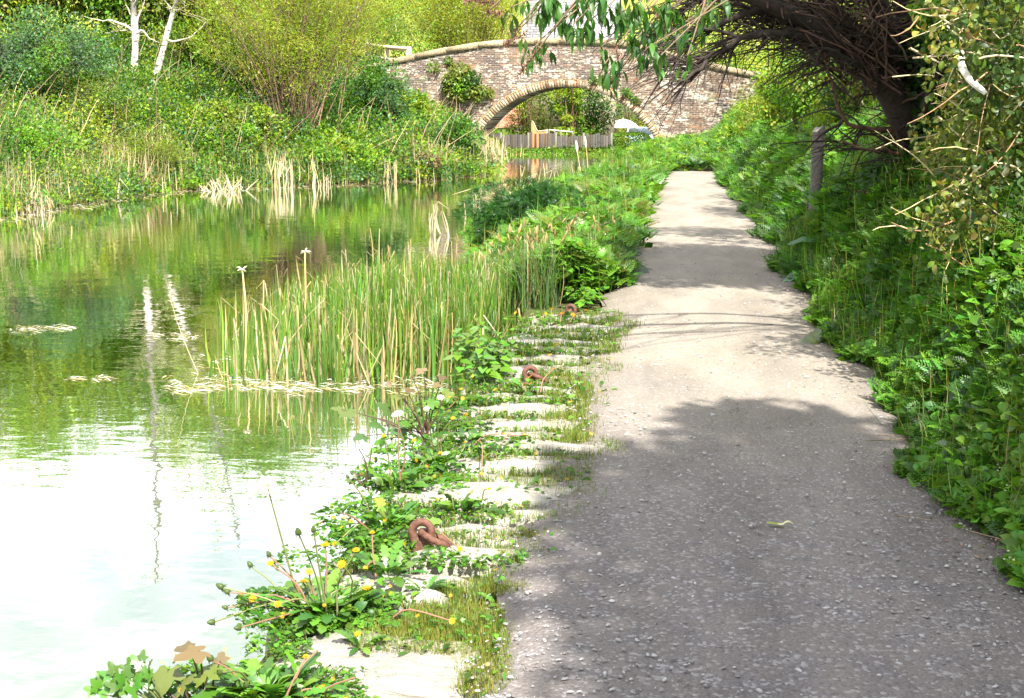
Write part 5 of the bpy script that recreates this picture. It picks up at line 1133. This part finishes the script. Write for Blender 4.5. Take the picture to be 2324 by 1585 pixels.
# ------------------------------------------------------------------ reeds, sedges, waterside
def reed_bed():
    r = np.random.default_rng(91); mb = MB()
    n = 4800; t = r.random(n); y = 9.35 + 5.6 * t ** 1.3; right = np.interp(y, [9.3, 10.2, 11, 12.5, 16], [-2.15, -1.45, -1.35, -1.45, -2.3]); left = np.interp(y, [9.3, 10, 11.5, 13, 16], [-3.45, -3.75, -4.0, -3.8, -3.2])
    x = left + (right - left) * r.random(n) ** .85; dens = (lump(x, y, 2.8, 1) > -.65) & ((y > 9.9 + .35 * lump(x, y, 3.1, 4)) | (r.random(n) < .30)); x, y = x[dens], y[dens]; n = len(x); P = np.stack([x, y, np.full(n, WZ - .03)], -1)
    front = smooth(10.6, 9.3, y); L = (.38 + .42 * r.random(n)) * (1 - .45 * front * r.random(n)) * np.where(x < -3.1, .72, 1) * (1 - .42 * smooth(11.5, 15.5, y)); dry = r.random(n) < .12 + .15 * front
    c = np.where(dry[:, None], jit(pick([PALE, STRAW, (.30, .22, .1)], n, r), n, r, .2, .05), jit(pick([(.085, .17, .020), (.12, .20, .028), (.060, .135, .022)], n, r), n, r, .25, .1))
    blades(mb, P, L, .011 + .007 * r.random(n), .27 * np.abs(r.normal(size=n)) + .35 * (dry), c, r, [T_blade(5, b) for b in (.08, .25, .6)])
    m = 260; q = r.integers(n, size=m); blades(mb, P[q] + .05 * r.normal(size=(m, 3)) * [1, 1, 0], .55 + .4 * r.random(m), .012 + .008 * r.random(m), .25 * np.abs(r.normal(size=m)), jit(pick([PALE, (.38, .33, .24), STRAW], m, r), m, r, .15, .04), r, [T_blade(6, .3, kink=k) for k in (.5, .62, .75)])
    tag(mb.build("reeds", M['leaf']), kind="stuff")
    # sedges with brown spikes between reeds and path
    mb = MB(); n = 3000; y = 10.9 + 5.4 * r.random(n) ** 1.1; x = np.interp(y, [11, 13, 18.2], [-1.4, -1.9, -2.6]) + (np.interp(y, [11, 12, 18.2], [-1.05, -.75, -.9]) - np.interp(y, [11, 13, 18.2], [-1.4, -1.9, -2.6])) * r.random(n)
    P = onto(x, y, -.02); L = (.40 + .32 * r.random(n)) * (1 - .40 * smooth(12.5, 16.3, y)); c = jit(pick([(.06, .13, .03), (.09, .16, .03), (.05, .11, .04), STRAW], n, r, [.35, .35, .22, .08]), n, r)
    blades(mb, P, L, .006 + .004 * r.random(n), .35 * np.abs(r.normal(size=n)), c, r, [T_blade(6, b) for b in (.6, 1.2, 1.9)])
    m = 120; q = r.integers(n, size=m)
    for k in q:
        H = (.50 + .24 * r.random()) * (1 - .36 * float(smooth(12.5, 16.3, P[k][1]))); t = P[k] + [.1 * r.normal(), .1 * r.normal(), H]; tube(mb, [P[k], P[k] * .5 + t * .5, t], [.003, .0025, .002], 3, (.16, .18, .06), cap=False); cc = np.array((.36, .265, .13)) * (.7 + .6 * r.random()); d = np.array([.4 * r.normal(), .3 * r.normal(), 1]); d = unit(d) * (.05 + .04 * r.random()); tube(mb, [t, t + d * .3, t + d * .7, t + d], [.003, .009, .009, .002], 5, cc)
    tag(mb.build("sedges", M['leaf']), kind="stuff")
    # scum and straw afloat round the reeds
    mb = MB(); n = 900; u = 360 + 640 * r.random(n); v = 884 + 4 * np.sin(u * .021) + 5 * np.sin(u * .05) + 6 * r.normal(size=n) - 22 * r.random(n) ** 2; k = n // 3; u[:k] = 430 + 460 * r.random(k); v[:k] = 800 + 90 * r.random(k); u[k:k + 90] = 20 + 140 * r.random(90); v[k:k + 90] = 748 + 4 * r.normal(size=90) - .02 * u[k:k + 90]; u[k + 90:k + 150] = 330 + 120 * r.random(60); v[k + 90:k + 150] = 765 + 6 * r.normal(size=60)
    u[k + 150:k + 190] = 140 + 110 * r.random(40); v[k + 150:k + 190] = 860 + 2 * r.normal(size=40)
    P = np.array([on_z(a, b_, WZ + .004) for a, b_ in zip(u, v)]); az = .35 * r.normal(size=n) + np.where(r.random(n) < .2, 1.2, 0); scatter(mb, T_rhomb(.12), P, frames(np.stack([np.cos(az), np.sin(az), 0 * az], -1), np.tile([0, 0, 1.0], (n, 1))), .04 + .13 * r.random(n) ** 2, jit(pick([(.55, .52, .45), STRAW, (.2, .16, .1), (.6, .58, .55)], n, r), n, r, .2, .04))
    n = 700; u = 1150 * r.random(n) - 20; P = np.array([on_z(a, np.interp(a, [0, 100, 180, 300, 430, 600, 800, 1000, 1095], [499, 482, 464, 444, 435, 428, 418, 408, 398]) + 4 * g, WZ + .004) for a, g in zip(u, r.normal(size=n))]); scatter(mb, T_rhomb(.14), P, frames(np.stack([np.ones(n), .3 * r.normal(size=n), 0 * u], -1), np.tile([0, 0, 1.0], (n, 1))), .1 + .3 * r.random(n) ** 2, jit(pick([(.4, .38, .33), STRAW, (.12, .10, .07)], n, r), n, r))
    tag(mb.build("floating_debris", M['straw']), kind="stuff")
    # bulrush stalks that stand out
    def bulrush(u, v0, v1, wdt, label, kind, lean=0):
        P = on_z(u, v0, WZ if v0 > 560 else -.1); H = on_y(u + lean, v1, P[1]); root = thing("bulrush", P, label, "bulrush", "dead bulrush stalks"); mb = MB(); tube(mb, curve([P, P * .5 + H * .5 + [.02, 0, 0], H], 8), np.linspace(wdt, wdt * .6, 8), 6, (.46, .36, .18)); mb.build("stalk", M['straw'], root); mb = MB()
        if kind == 'star':
            for k in range(7): d = np.array([r.normal(), r.normal() * .5, .35 * r.normal() + .1]); d = unit(d) * (.03 + .035 * r.random()); tube(mb, [H, H + d * .6, H + d + [0, 0, -.02 * r.random()]], [.006, .007, .003], 4, (.40, .36, .28))
        else: tube(mb, curve([H - [0, 0, .02], H + [-.01, 0, .12], H + [-.03, 0, .26]], 8), np.array([.5, 1.4, 1.9, 2.0, 1.7, 1.5, 1.0, .4]) * wdt, 7, (.60, .53, .42))
        mb.build("seed_head" if kind != 'star' else "frayed_tip", M['straw'], root)
    bulrush(556, 800, 612, .011, "dead bulrush stalk with a frayed star-shaped tip at the reeds' water side", 'star', -6)
    bulrush(684, 800, 572, .010, "taller dead bulrush with a frayed white tip above the middle of the reeds", 'star', 8)
    bulrush(1318, 420, 345, .016, "tall bulrush with a fluffy seed head in front of the garden fence", 'club', -8)
    bulrush(1334, 420, 335, .012, "thin orange-brown bulrush next to the fluffy one", 'club', -4)
    for i, (u, v, lab) in enumerate(((1316, 415, "bleached broken reed stumps at the tall bulrush's foot"), (1215, 418, "three pale curved reed stalks standing in the water before the arch"), (1255, 412, "bent pale reed stalks forming an inverted V before the arch"), (1155, 440, "single pale bent reed above the dark verge bush"), (1085, 480, "drooping frayed pale reeds at the verge bush's water side"), (1000, 520, "pale reed stumps in the water behind the reed bed"))):
        mb = MB(); nn = 16 if i == 0 else (4 if i < 4 else 9); P0 = on_z(u, v, WZ + .1)
        for k in range(nn): P = P0 + [.14 * r.normal() * (1 if i != 1 else 2), .1 * r.normal(), -.15]; L = (.55 if i == 0 else .5) * (.5 + .6 * r.random()); t = P + [.10 * r.normal(), .08 * r.normal(), L + .1]; tube(mb, curve([P, P * .5 + t * .5 + .03 * r.normal(size=3), t], 5), [.016, .015, .013, .010, .006], 4, np.array(PALE) * (.8 + .4 * r.random())); (tube(mb, [t, t + [.14 * r.normal(), .05, -.12]], [.010, .004], 3, PALE) if r.random() < .45 else None)
        tag(mb.build("dead_reeds", M['straw']), lab, "dead reeds", "bleached dead reeds at the near verge")
reed_bed()
def verge_bushes():
    P = on_y(1190, 560, 17.6); P[2] = ground(P[0], P[1]) - .05; k = px(P)
    shrub("water_dropwort", "dark green dome of feathery dropwort between the canal and the path", "bush", P, 150 / k, 270 / k, [(.020, .075, .012), (.028, .09, .012), (.022, .07, .016)], 7500, .08, 501, T_FROND, nb=26, stems=8, stem_r=.008, stem_col=(.08, .11, .04), bmax=.42)
    for i, (u, v, w_, h_, pal, lab) in enumerate(((1450, 400, 150, 70, [NF, (.09, .18, .02)], "bright green parsley clump at the bend of the path, before the bridge"), (1380, 440, 110, 60, [NM, NF], "mid-green leafy clump behind the dropwort dome"), (1120, 560, 110, 70, [NM, NF], "small leafy clump at the water side of the dropwort dome"))):
        P = hit(u, v); P[2] = ground(P[0], P[1]) - .04; k = px(P); shrub("leafy_clump", lab, "plant", P, h_ / k, w_ / k, pal, 1300, .085 if P[1] < 25 else .12, 510 + i, T_FROND, nb=14, stems=5, stem_r=.006, stem_col=(.08, .11, .04), bmax=.5)
verge_bushes()

# ------------------------------------------------------------------ bramble hedge, leaning tree, buddleia
def bramble():
    r = np.random.default_rng(95)
    P = np.array([2.45, 8.6, ground(2.45, 8.6) - .05]); root = thing("bramble_hedge", P, "sunlit bramble hedge full of dry pale canes, filling the right edge", "bramble"); B = []
    for k in range(150):
        u = 2125 + 330 * r.random(); v = -120 + 720 * r.random(); y = 7.3 + 3.0 * r.random()
        if u < 2190 - .12 * (v - 250) and v < 560 and r.random() < .75: u += 90
        Q = on_y(u, v, y)
        if Q[2] < ground(Q[0], y) + .1: continue
        B.append([*Q, .10 + .14 * r.random()])
    for k in range(80): x = 2.3 + 1.3 * r.random(); y = 6.4 + 5 * r.random(); B.append([x, y, ground(x, y) + 1.9 * r.random() * np.clip((x - 2.0), .25, 1), .16 + .16 * r.random()])
    mb = MB(); BR_ = [(.095, .125, .022), (.12, .15, .03), (.06, .10, .02), (.15, .16, .035), (.045, .085, .02)]
    blob_leaves(mb, B, 30000, .044, BR_, r, T_NET, .7, .2, 1.0, .3); mb.build("foliage", M['leaf'], root)
    mb = MB()
    for k in range(300):
        b_ = B[r.integers(len(B))]; a = np.array(b_[:3]) + .1 * r.normal(size=3); d = np.array([-.25 + .8 * r.normal(), -.35 + .5 * r.normal(), .45 * r.normal() + .05]); e = a + unit(d) * (.18 + .42 * r.random()); tube(mb, wiggle(a, e, 7, r, .05, .10 * r.normal()), np.linspace(.0055, .002, 7) * (.6 + .8 * r.random()), 4, np.array([(.55, .46, .28), (.48, .38, .20), (.36, .22, .12)][r.integers(3)]) * (.7 + .6 * r.random()))
    for pts, w_ in (([(2065, 110), (2130, 142), (2190, 165), (2240, 195)], .007), ([(2072, 132), (2130, 128), (2185, 122)], .006), ([(2025, 175), (2080, 170), (2120, 172)], .004), ([(2130, 265), (2180, 310), (2240, 350), (2290, 420)], .006), ([(2155, 442), (2190, 410), (2230, 375)], .010), ([(2165, 430), (2220, 455), (2285, 500)], .006), ([(2110, 555), (2170, 510), (2230, 490), (2290, 470)], .005), ([(2280, 490), (2310, 520), (2324, 545)], .005), ([(2240, 500), (2290, 530), (2324, 500)], .006), ([(2120, 30), (2180, 70), (2250, 110), (2324, 125)], .005), ([(2150, 60), (2220, 120), (2280, 140)], .005), ([(2170, 140), (2140, 215), (2150, 200)], .004)):
        mc = MB(); y = 7.6 + .4 * r.random(); tube(mc, curve([on_y(u, v, y + .15 * r.normal()) for u, v in pts], 12), np.linspace(w_, w_ * .6, 12), 5, np.array((.58, .48, .29)) * (.8 + .4 * r.random())); mc.build("cane", M['bark'], root)
    mb.build("canes", M['bark'], root)
    y = 7.4; P = on_y(2235, 212, y); root = thing("broken_branch", P, "bleached white broken branch stub poking out of the brambles", "branch"); mb = MB(); tube(mb, curve([on_y(u, v, y + dy) for u, v, dy in ((2237, 212, 0), (2205, 185, 0), (2187, 160, .02), (2180, 140, .05), (2178, 130, .06))], 10), [.012, .017, .018, .019, .019, .020, .019, .018, .015, .010], 8, (.80, .76, .68)); mb.build("stub", M['bark'], root)
    mb = MB(); tube(mb, curve([on_y(u, v, y + .05) for u, v in ((2180, 150), (2190, 128), (2178, 108), (2190, 95))], 8), np.linspace(.010, .004, 8), 6, (.50, .36, .26)); mb.build("snag", M['bark'], root)
bramble()
def leaning_tree():
    r = np.random.default_rng(97); y0 = 12.3; P = on_y(2112, 600, y0); P[2] = ground(P[0], y0) - .1
    root = thing("leaning_tree", P, "dark leaning tree whose tangled bare twigs hang over the path", "tree"); BK = (.030, .022, .018); mb = MB()
    def q(u, v, y): return on_y(u, v, y)
    T1 = curve([P, q(2100, 460, 12.3), q(2082, 350, 12.2), q(2045, 250, 12.1), q(1992, 172, 11.9), q(1925, 110, 11.7), q(1840, 55, 11.4), q(1740, 10, 11.1), q(1600, -40, 10.9)], 40)
    T2 = curve([q(2086, 370, 12.2), q(2082, 220, 12.3), q(2065, 90, 12.2), q(2040, -80, 12), q(1990, -300, 11.5), q(1900, -560, 11)], 24); T3 = curve([q(2010, 195, 12), q(2010, 80, 11.9), q(1970, -60, 11.7), q(1880, -260, 11.2)], 20); T4 = curve([q(1960, 140, 11.8), q(1900, 40, 11.9), q(1800, -60, 12), q(1650, -150, 12)], 20)
    tube(mb, T1, np.linspace(.20, .035, 40) * (1 + .07 * r.normal(size=40)), 9, BK); tube(mb, T2, np.linspace(.17, .05, 24) * (1 + .06 * r.normal(size=24)), 9, BK); tube(mb, T3, np.linspace(.13, .04, 20), 8, BK); tube(mb, T4, np.linspace(.10, .03, 20), 8, BK)
    mb.build("trunk", M['bark'], root, smooth=True)
    mb = MB(); starts = []
    def limb(pts, w0, n=16, c=BK): C = curve(pts, n) + .012 * r.normal(size=(n, 3)); tube(mb, C, np.linspace(w0, w0 * .22, n), 6, c); return C
    L = [limb([q(1955, 135, 11.8), q(1880, 95, 11.5), q(1800, 72, 11.2), q(1730, 76, 11), q(1660, 104, 10.9), q(1600, 140, 10.8), q(1560, 182, 10.7)], .05), limb([q(1880, 80, 11.6), q(1800, 30, 11.4), q(1720, 28, 11.2), q(1640, 50, 11), q(1570, 88, 10.9), q(1530, 130, 10.8)], .045), limb([q(1840, 55, 11.4), q(1740, -20, 11.4), q(1640, -20, 11.3), q(1560, 20, 11.2), q(1500, 70, 11.1)], .04),
         limb([q(2075, 330, 12.1), q(2020, 300, 11.8), q(1960, 290, 11.6), q(1915, 270, 11.5), q(1885, 180, 11.4), q(1862, 90, 11.3)], .03, c=(.10, .055, .04)), limb([q(2085, 380, 12.1), q(2030, 345, 11.7), q(1970, 340, 11.5), q(1900, 318, 11.4)], .028, c=(.11, .06, .045)), limb([q(1990, 170, 11.9), q(1930, 140, 11.4), q(1880, 110, 11.2), q(1845, 150, 11.1)], .03), limb([q(2090, 420, 12.2), q(2060, 350, 11.8), q(2030, 290, 11.7)], .03), limb([q(2070, 300, 12), q(2110, 220, 11.6), q(2120, 120, 11.4), q(2100, 20, 11.3)], .04), limb([q(2090, 450, 12.2), q(1990, 440, 11.8), q(1930, 430, 11.6)], .018, c=(.11, .06, .045))]
    for k in range(420):
        C = L[[0, 0, 0, 1, 1, 1, 2, 2, 2, 5, 3, 0, 1, 2, 4][r.integers(15)]]; i = r.integers(2, len(C)); a = C[i]; d = np.array([-.75 + .45 * r.normal(), .4 * r.normal(), -.38 + .34 * r.normal()]); e = a + unit(d) * (.12 + .55 * r.random()); W_ = wiggle(a, e, 6, r, .07, .05); tube(mb, W_, np.linspace(.008, .002, 6) * (.6 + .8 * r.random()), 4, np.array(BK) * (.7 + .7 * r.random()))
        if r.random() < .5: j = r.integers(2, 6); tube(mb, wiggle(W_[j], W_[j] + np.array([-.2 + .15 * r.normal(), .12 * r.normal(), -.12 + .12 * r.normal()]), 4, r, .08), np.linspace(.003, .0015, 4), 3, BK)
    for k in range(620):                                        # the snarl of twigs round the trunks
        a = [T1, T2, T3, T4][r.integers(4)]; a = a[r.integers(2, len(a))] + .06 * r.normal(size=3); d = np.array([-.25 + r.normal(), .8 * r.normal() - .2, .6 * r.normal() - .1]); tube(mb, wiggle(a, a + unit(d) * (.2 + .5 * r.random()), 5, r, .1), np.linspace(.010, .003, 5) * (.5 + .9 * r.random()), 4, np.array([(.07, .04, .03), BK, (.12, .07, .05)][r.integers(3)]) * (.6 + .7 * r.random()))
    for k in range(160):                                        # long strands combed along the leaning top
        s = r.random(); a = q(2010 - 120 * s + 30 * r.normal(), 150 + 40 * r.normal() - 60 * s, 11.7); b_ = q(1760 + 120 * r.normal(), 15 + 45 * r.normal(), 11.3); tube(mb, wiggle(a, b_, 8, r, .05, .06), np.linspace(.011, .003, 8), 4, np.array([(.10, .06, .045), BK, (.15, .10, .07)][r.integers(3)]) * (.7 + .6 * r.random()))
    mb.build("branches", M['bark'], root)
    mb = MB(); B = []
    for k in range(95): z = 3.7 + 1.5 * r.random(); B.append([1.0 + 3.2 * r.random(), 12.35 + GY * z + 3.3 * r.random(), z, .3 + .3 * r.random()])
    for k in range(30): B.append([1.9 + 2.6 * r.random(), 12.6 + 7 * r.random(), 3.9 + 1.6 * r.random(), .3 + .3 * r.random()])
    blob_leaves(mb, B, 34000, .10, [MID, FRESH, OLIVE], r, LEAFQ); 
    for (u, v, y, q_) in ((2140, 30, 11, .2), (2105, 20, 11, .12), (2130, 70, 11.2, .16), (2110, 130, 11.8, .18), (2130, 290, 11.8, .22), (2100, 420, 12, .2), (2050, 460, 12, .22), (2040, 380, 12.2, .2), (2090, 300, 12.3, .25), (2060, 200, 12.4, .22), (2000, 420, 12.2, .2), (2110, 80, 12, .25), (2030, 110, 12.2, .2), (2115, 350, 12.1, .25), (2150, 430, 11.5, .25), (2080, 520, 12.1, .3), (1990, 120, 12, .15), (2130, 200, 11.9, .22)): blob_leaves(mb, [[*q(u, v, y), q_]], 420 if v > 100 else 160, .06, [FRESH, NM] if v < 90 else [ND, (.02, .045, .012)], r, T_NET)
    mb.build("crown", M['leaf'], root)
leaning_tree()
def buddleia():
    r = np.random.default_rng(99); P = np.array([2.5, 7.9, ground(2.5, 7.9) - .05]); root = thing("buddleia", P, "buddleia arching overhead with drooping pointed leaves and dead brown flower spikes", "buddleia"); mb = MB(); lf = MB(); sp = MB()
    main = curve([P, [2.5, 7.8, 2.2], [1.9, 7.6, 3.0], [1.0, 7.4, 3.25], [.1, 7.2, 3.1]], 20); tube(mb, main, np.linspace(.05, .02, 20), 7, (.20, .14, .10)); m2 = curve([main[4], [2.0, 8.0, 2.9], [1.0, 8.0, 3.1], [.3, 7.9, 2.95]], 16); tube(mb, m2, np.linspace(.035, .015, 16), 7, (.20, .14, .10))
    clus = [(1235, 20, 24), (1275, 45, 22), (1315, 15, 24), (1300, 70, 20), (1340, 60, 22), (1372, 20, 22), (1410, 40, 26), (1450, 20, 26), (1490, 50, 24), (1470, 95, 22), (1430, 85, 20), (1405, 150, 14), (1395, 175, 10), (1368, 165, 10), (1365, 120, 8), (1215, 118, 12), (1225, 105, 9), (1530, 30, 20), (1540, 90, 16), (1560, 140, 8), (1500, 140, 9), (1520, 10, 20), (1250, -10, 22), (1350, -20, 26), (1440, -25, 26), (1600, 20, 14), (1580, 70, 12), (1465, 125, 12), (1635, 8, 12), (1195, 5, 8), (1160, 30, 4)]
    for u, v, n in clus:
        y = 7.2 + .35 * r.normal(); c = on_y(u, v, y); src = (main if r.random() < .6 else m2)[r.integers(8, 16)]; C = curve([src, src * .4 + c * .6 + [0, 0, .10], c + [0, 0, .03]], 10); tube(mb, C, np.linspace(.008, .003, 10), 5, (.17, .12, .08))
        p = c + .03 * r.normal(size=(n, 3)) * [1, 1, .9]; a = r.random(n) * 6.28; d = np.stack([.55 * np.cos(a), .55 * np.sin(a), -.65 + .35 * r.normal(size=n)], -1); L = .066 + .042 * r.random(n); scatter(lf, T_LANCE, p, frames(d, np.stack([np.cos(a), np.sin(a), .8 + 0 * a], -1)), np.stack([L * 1.15, L, L], -1), jit(pick([(.035, .10, .015), (.05, .13, .02), (.028, .075, .014)], n, r), n, r, .2))
    for u0, v0, u1, v1 in ((1085, 5, 1130, 8), (1105, 28, 1150, 35), (1175, 62, 1160, 78), (1225, 108, 1180, 170), (1400, 105, 1408, 175), (1380, 200, 1395, 160), (1150, 100, 1190, 78), (1060, 2, 1100, -6), (1480, 18, 1520, 60)):
        y = 7.2 + .2 * r.normal(); a, b_ = on_y(u0, v0, y), on_y(u1, v1, y); C = wiggle(a, b_, 8, r, .04); tube(mb, C, [.004] * 8, 4, (.14, .08, .06)); src = main[-2] if u0 < 1300 else m2[-3]; tube(mb, curve([src, src * .5 + a * .5 + [0, 0, .05], a], 8), [.004] * 8, 4, (.14, .09, .06)); n = 130; k = r.integers(8, size=n); p = C[k] + .011 * r.normal(size=(n, 3)); scatter(sp, LEAFQ, p, frames(r.normal(size=(n, 3)), r.normal(size=(n, 3))), .014 * (.6 + .8 * r.random(n)), jit((.16, .075, .05), n, r))
    mb.build("stems", M['bark'], root); lf.build("leaves", M['leaf'], root); sp.build("flower_spikes", M['straw'], root)
buddleia()
def shade_tree():
    r = np.random.default_rng(98); P = np.array([4.6, -1.6, ground(4.6, -1.6) - .1]); root = thing("sycamore_tree", P, "leafy tree on the bank behind the camera that shades the near path", "tree"); B = []
    for k in range(30): z = 4.2 + 2.0 * r.random(); x = .05 + GX * z + 1.6 * r.random(); B.append([x, 5.9 + GY * z + 1.1 * r.random() ** 1.5, z, .10 + .14 * r.random()])
    for k in range(85): z = 4.2 + 2.4 * r.random(); x = -.08 + GX * z + 1.45 * r.random(); y = 5.75 + GY * z - 8.3 * r.random(); B.append([x + .12 * math.sin(y * 2.3), y, z, .35 + .3 * r.random()])
    mb = MB(); blob_leaves(mb, B, 30000, .15, [MID, FRESH], r, LEAFW); mb.build("crown", M['leaf'], root); mb = MB(); tube(mb, curve([P, P + [.1, .1, 2], P + [-.3, .2, 4.2]], 12), np.linspace(.22, .12, 12), 8, (.12, .10, .08))
    for b_ in B[::6]: tube(mb, wiggle(P + [-.1, .15, 2.8], b_[:3], 7, r, .05), np.linspace(.07, .02, 7), 5, (.12, .10, .08))
    mb.build("trunk", M['bark'], root)
shade_tree()

# ------------------------------------------------------------------ litter on the path
def litter():
    r = np.random.default_rng(96); P = on_z(1740, 1188, .03); Q = on_z(1800, 1191, .03); mb = MB(); n = 14; t = np.linspace(0, 1, n); C = P + (Q - P) * t[:, None]; C[:, 2] = .031 + .0015 * np.sin(t * 9) + .010 * (t > .6) * np.sin((t - .6) * 8); hw = .012 * np.sin(np.pi * np.clip(t * .9 + .1, 0, 1)) ** .6 + .001
    V = np.concatenate([np.stack([C + [0, h * s, z] for h, z in [(0, 0)]][0:1], 0)[0] if False else C + np.stack([0 * hw, hw * s, .004 * (1 - abs(s)) + 0 * hw], -1) for s in (-1, 0, 1)]); F = [[k * n + i, k * n + i + 1, (k + 1) * n + i + 1, (k + 1) * n + i] for k in range(2) for i in range(n - 1)]; mb.add(V, F, np.where(np.tile(t, 3)[:, None] < .45, np.array((.30, .36, .08)), np.array((.62, .60, .38)))); tag(mb.build("fallen_leaf", M['leaf']), "narrow yellow-green fallen leaf lying curled in the middle of the path", "leaf")
    P = on_z(2098, 1034, .02); mb = MB(); scatter(mb, T_DOCK, P[None], frames(np.array([[1, .1, .12]]), np.array([[0, -.2, 1.0]])), np.array([.085]), np.array((.30, .13, .06))); scatter(mb, T_DOCK, P[None] + [.01, .03, .012], frames(np.array([[.9, .3, .35]]), np.array([[.1, .3, 1.0]])), np.array([.06]), np.array((.16, .10, .07))); tag(mb.build("fallen_leaf", M['leaf']), "curled rust-brown fallen leaf at the path's right edge", "leaf")
    mb = MB()
    for (u0, v0, u1, v1) in ((1985, 988, 2085, 994), (1970, 1000, 2080, 998), (2000, 980, 2060, 1003), (2150, 1105, 2240, 1112), (2070, 1042, 2140, 1048), (1960, 560, 2010, 565), (1700, 1010, 1720, 1012), (2040, 1170, 2110, 1180), (2200, 1205, 2290, 1228)): tube(mb, wiggle(on_z(u0, v0, .024), on_z(u1, v1, .024), 6, r, .03), np.linspace(.0022, .0014, 6), 4, (.26, .19, .11))
    n = 900; y = 3.0 + 9 * r.random(n) ** 1.2; x = 1.0 + .32 * r.random(n) ** .7; a = r.random(n) * 6.28; scatter(mb, T_rhomb(.4), np.stack([x, y, .012 + 0 * x], -1), frames(np.stack([np.cos(a), np.sin(a), .15 * r.normal(size=n)], -1), np.array([0, 0, 1.0]) + .2 * r.normal(size=(n, 3))), .012 + .022 * r.random(n), jit(pick([(.14, .10, .07), (.24, .17, .1), (.05, .04, .03), (.10, .12, .03)], n, r), n, r)); tag(mb.build("leaf_litter", M['straw']), kind="stuff")
litter()
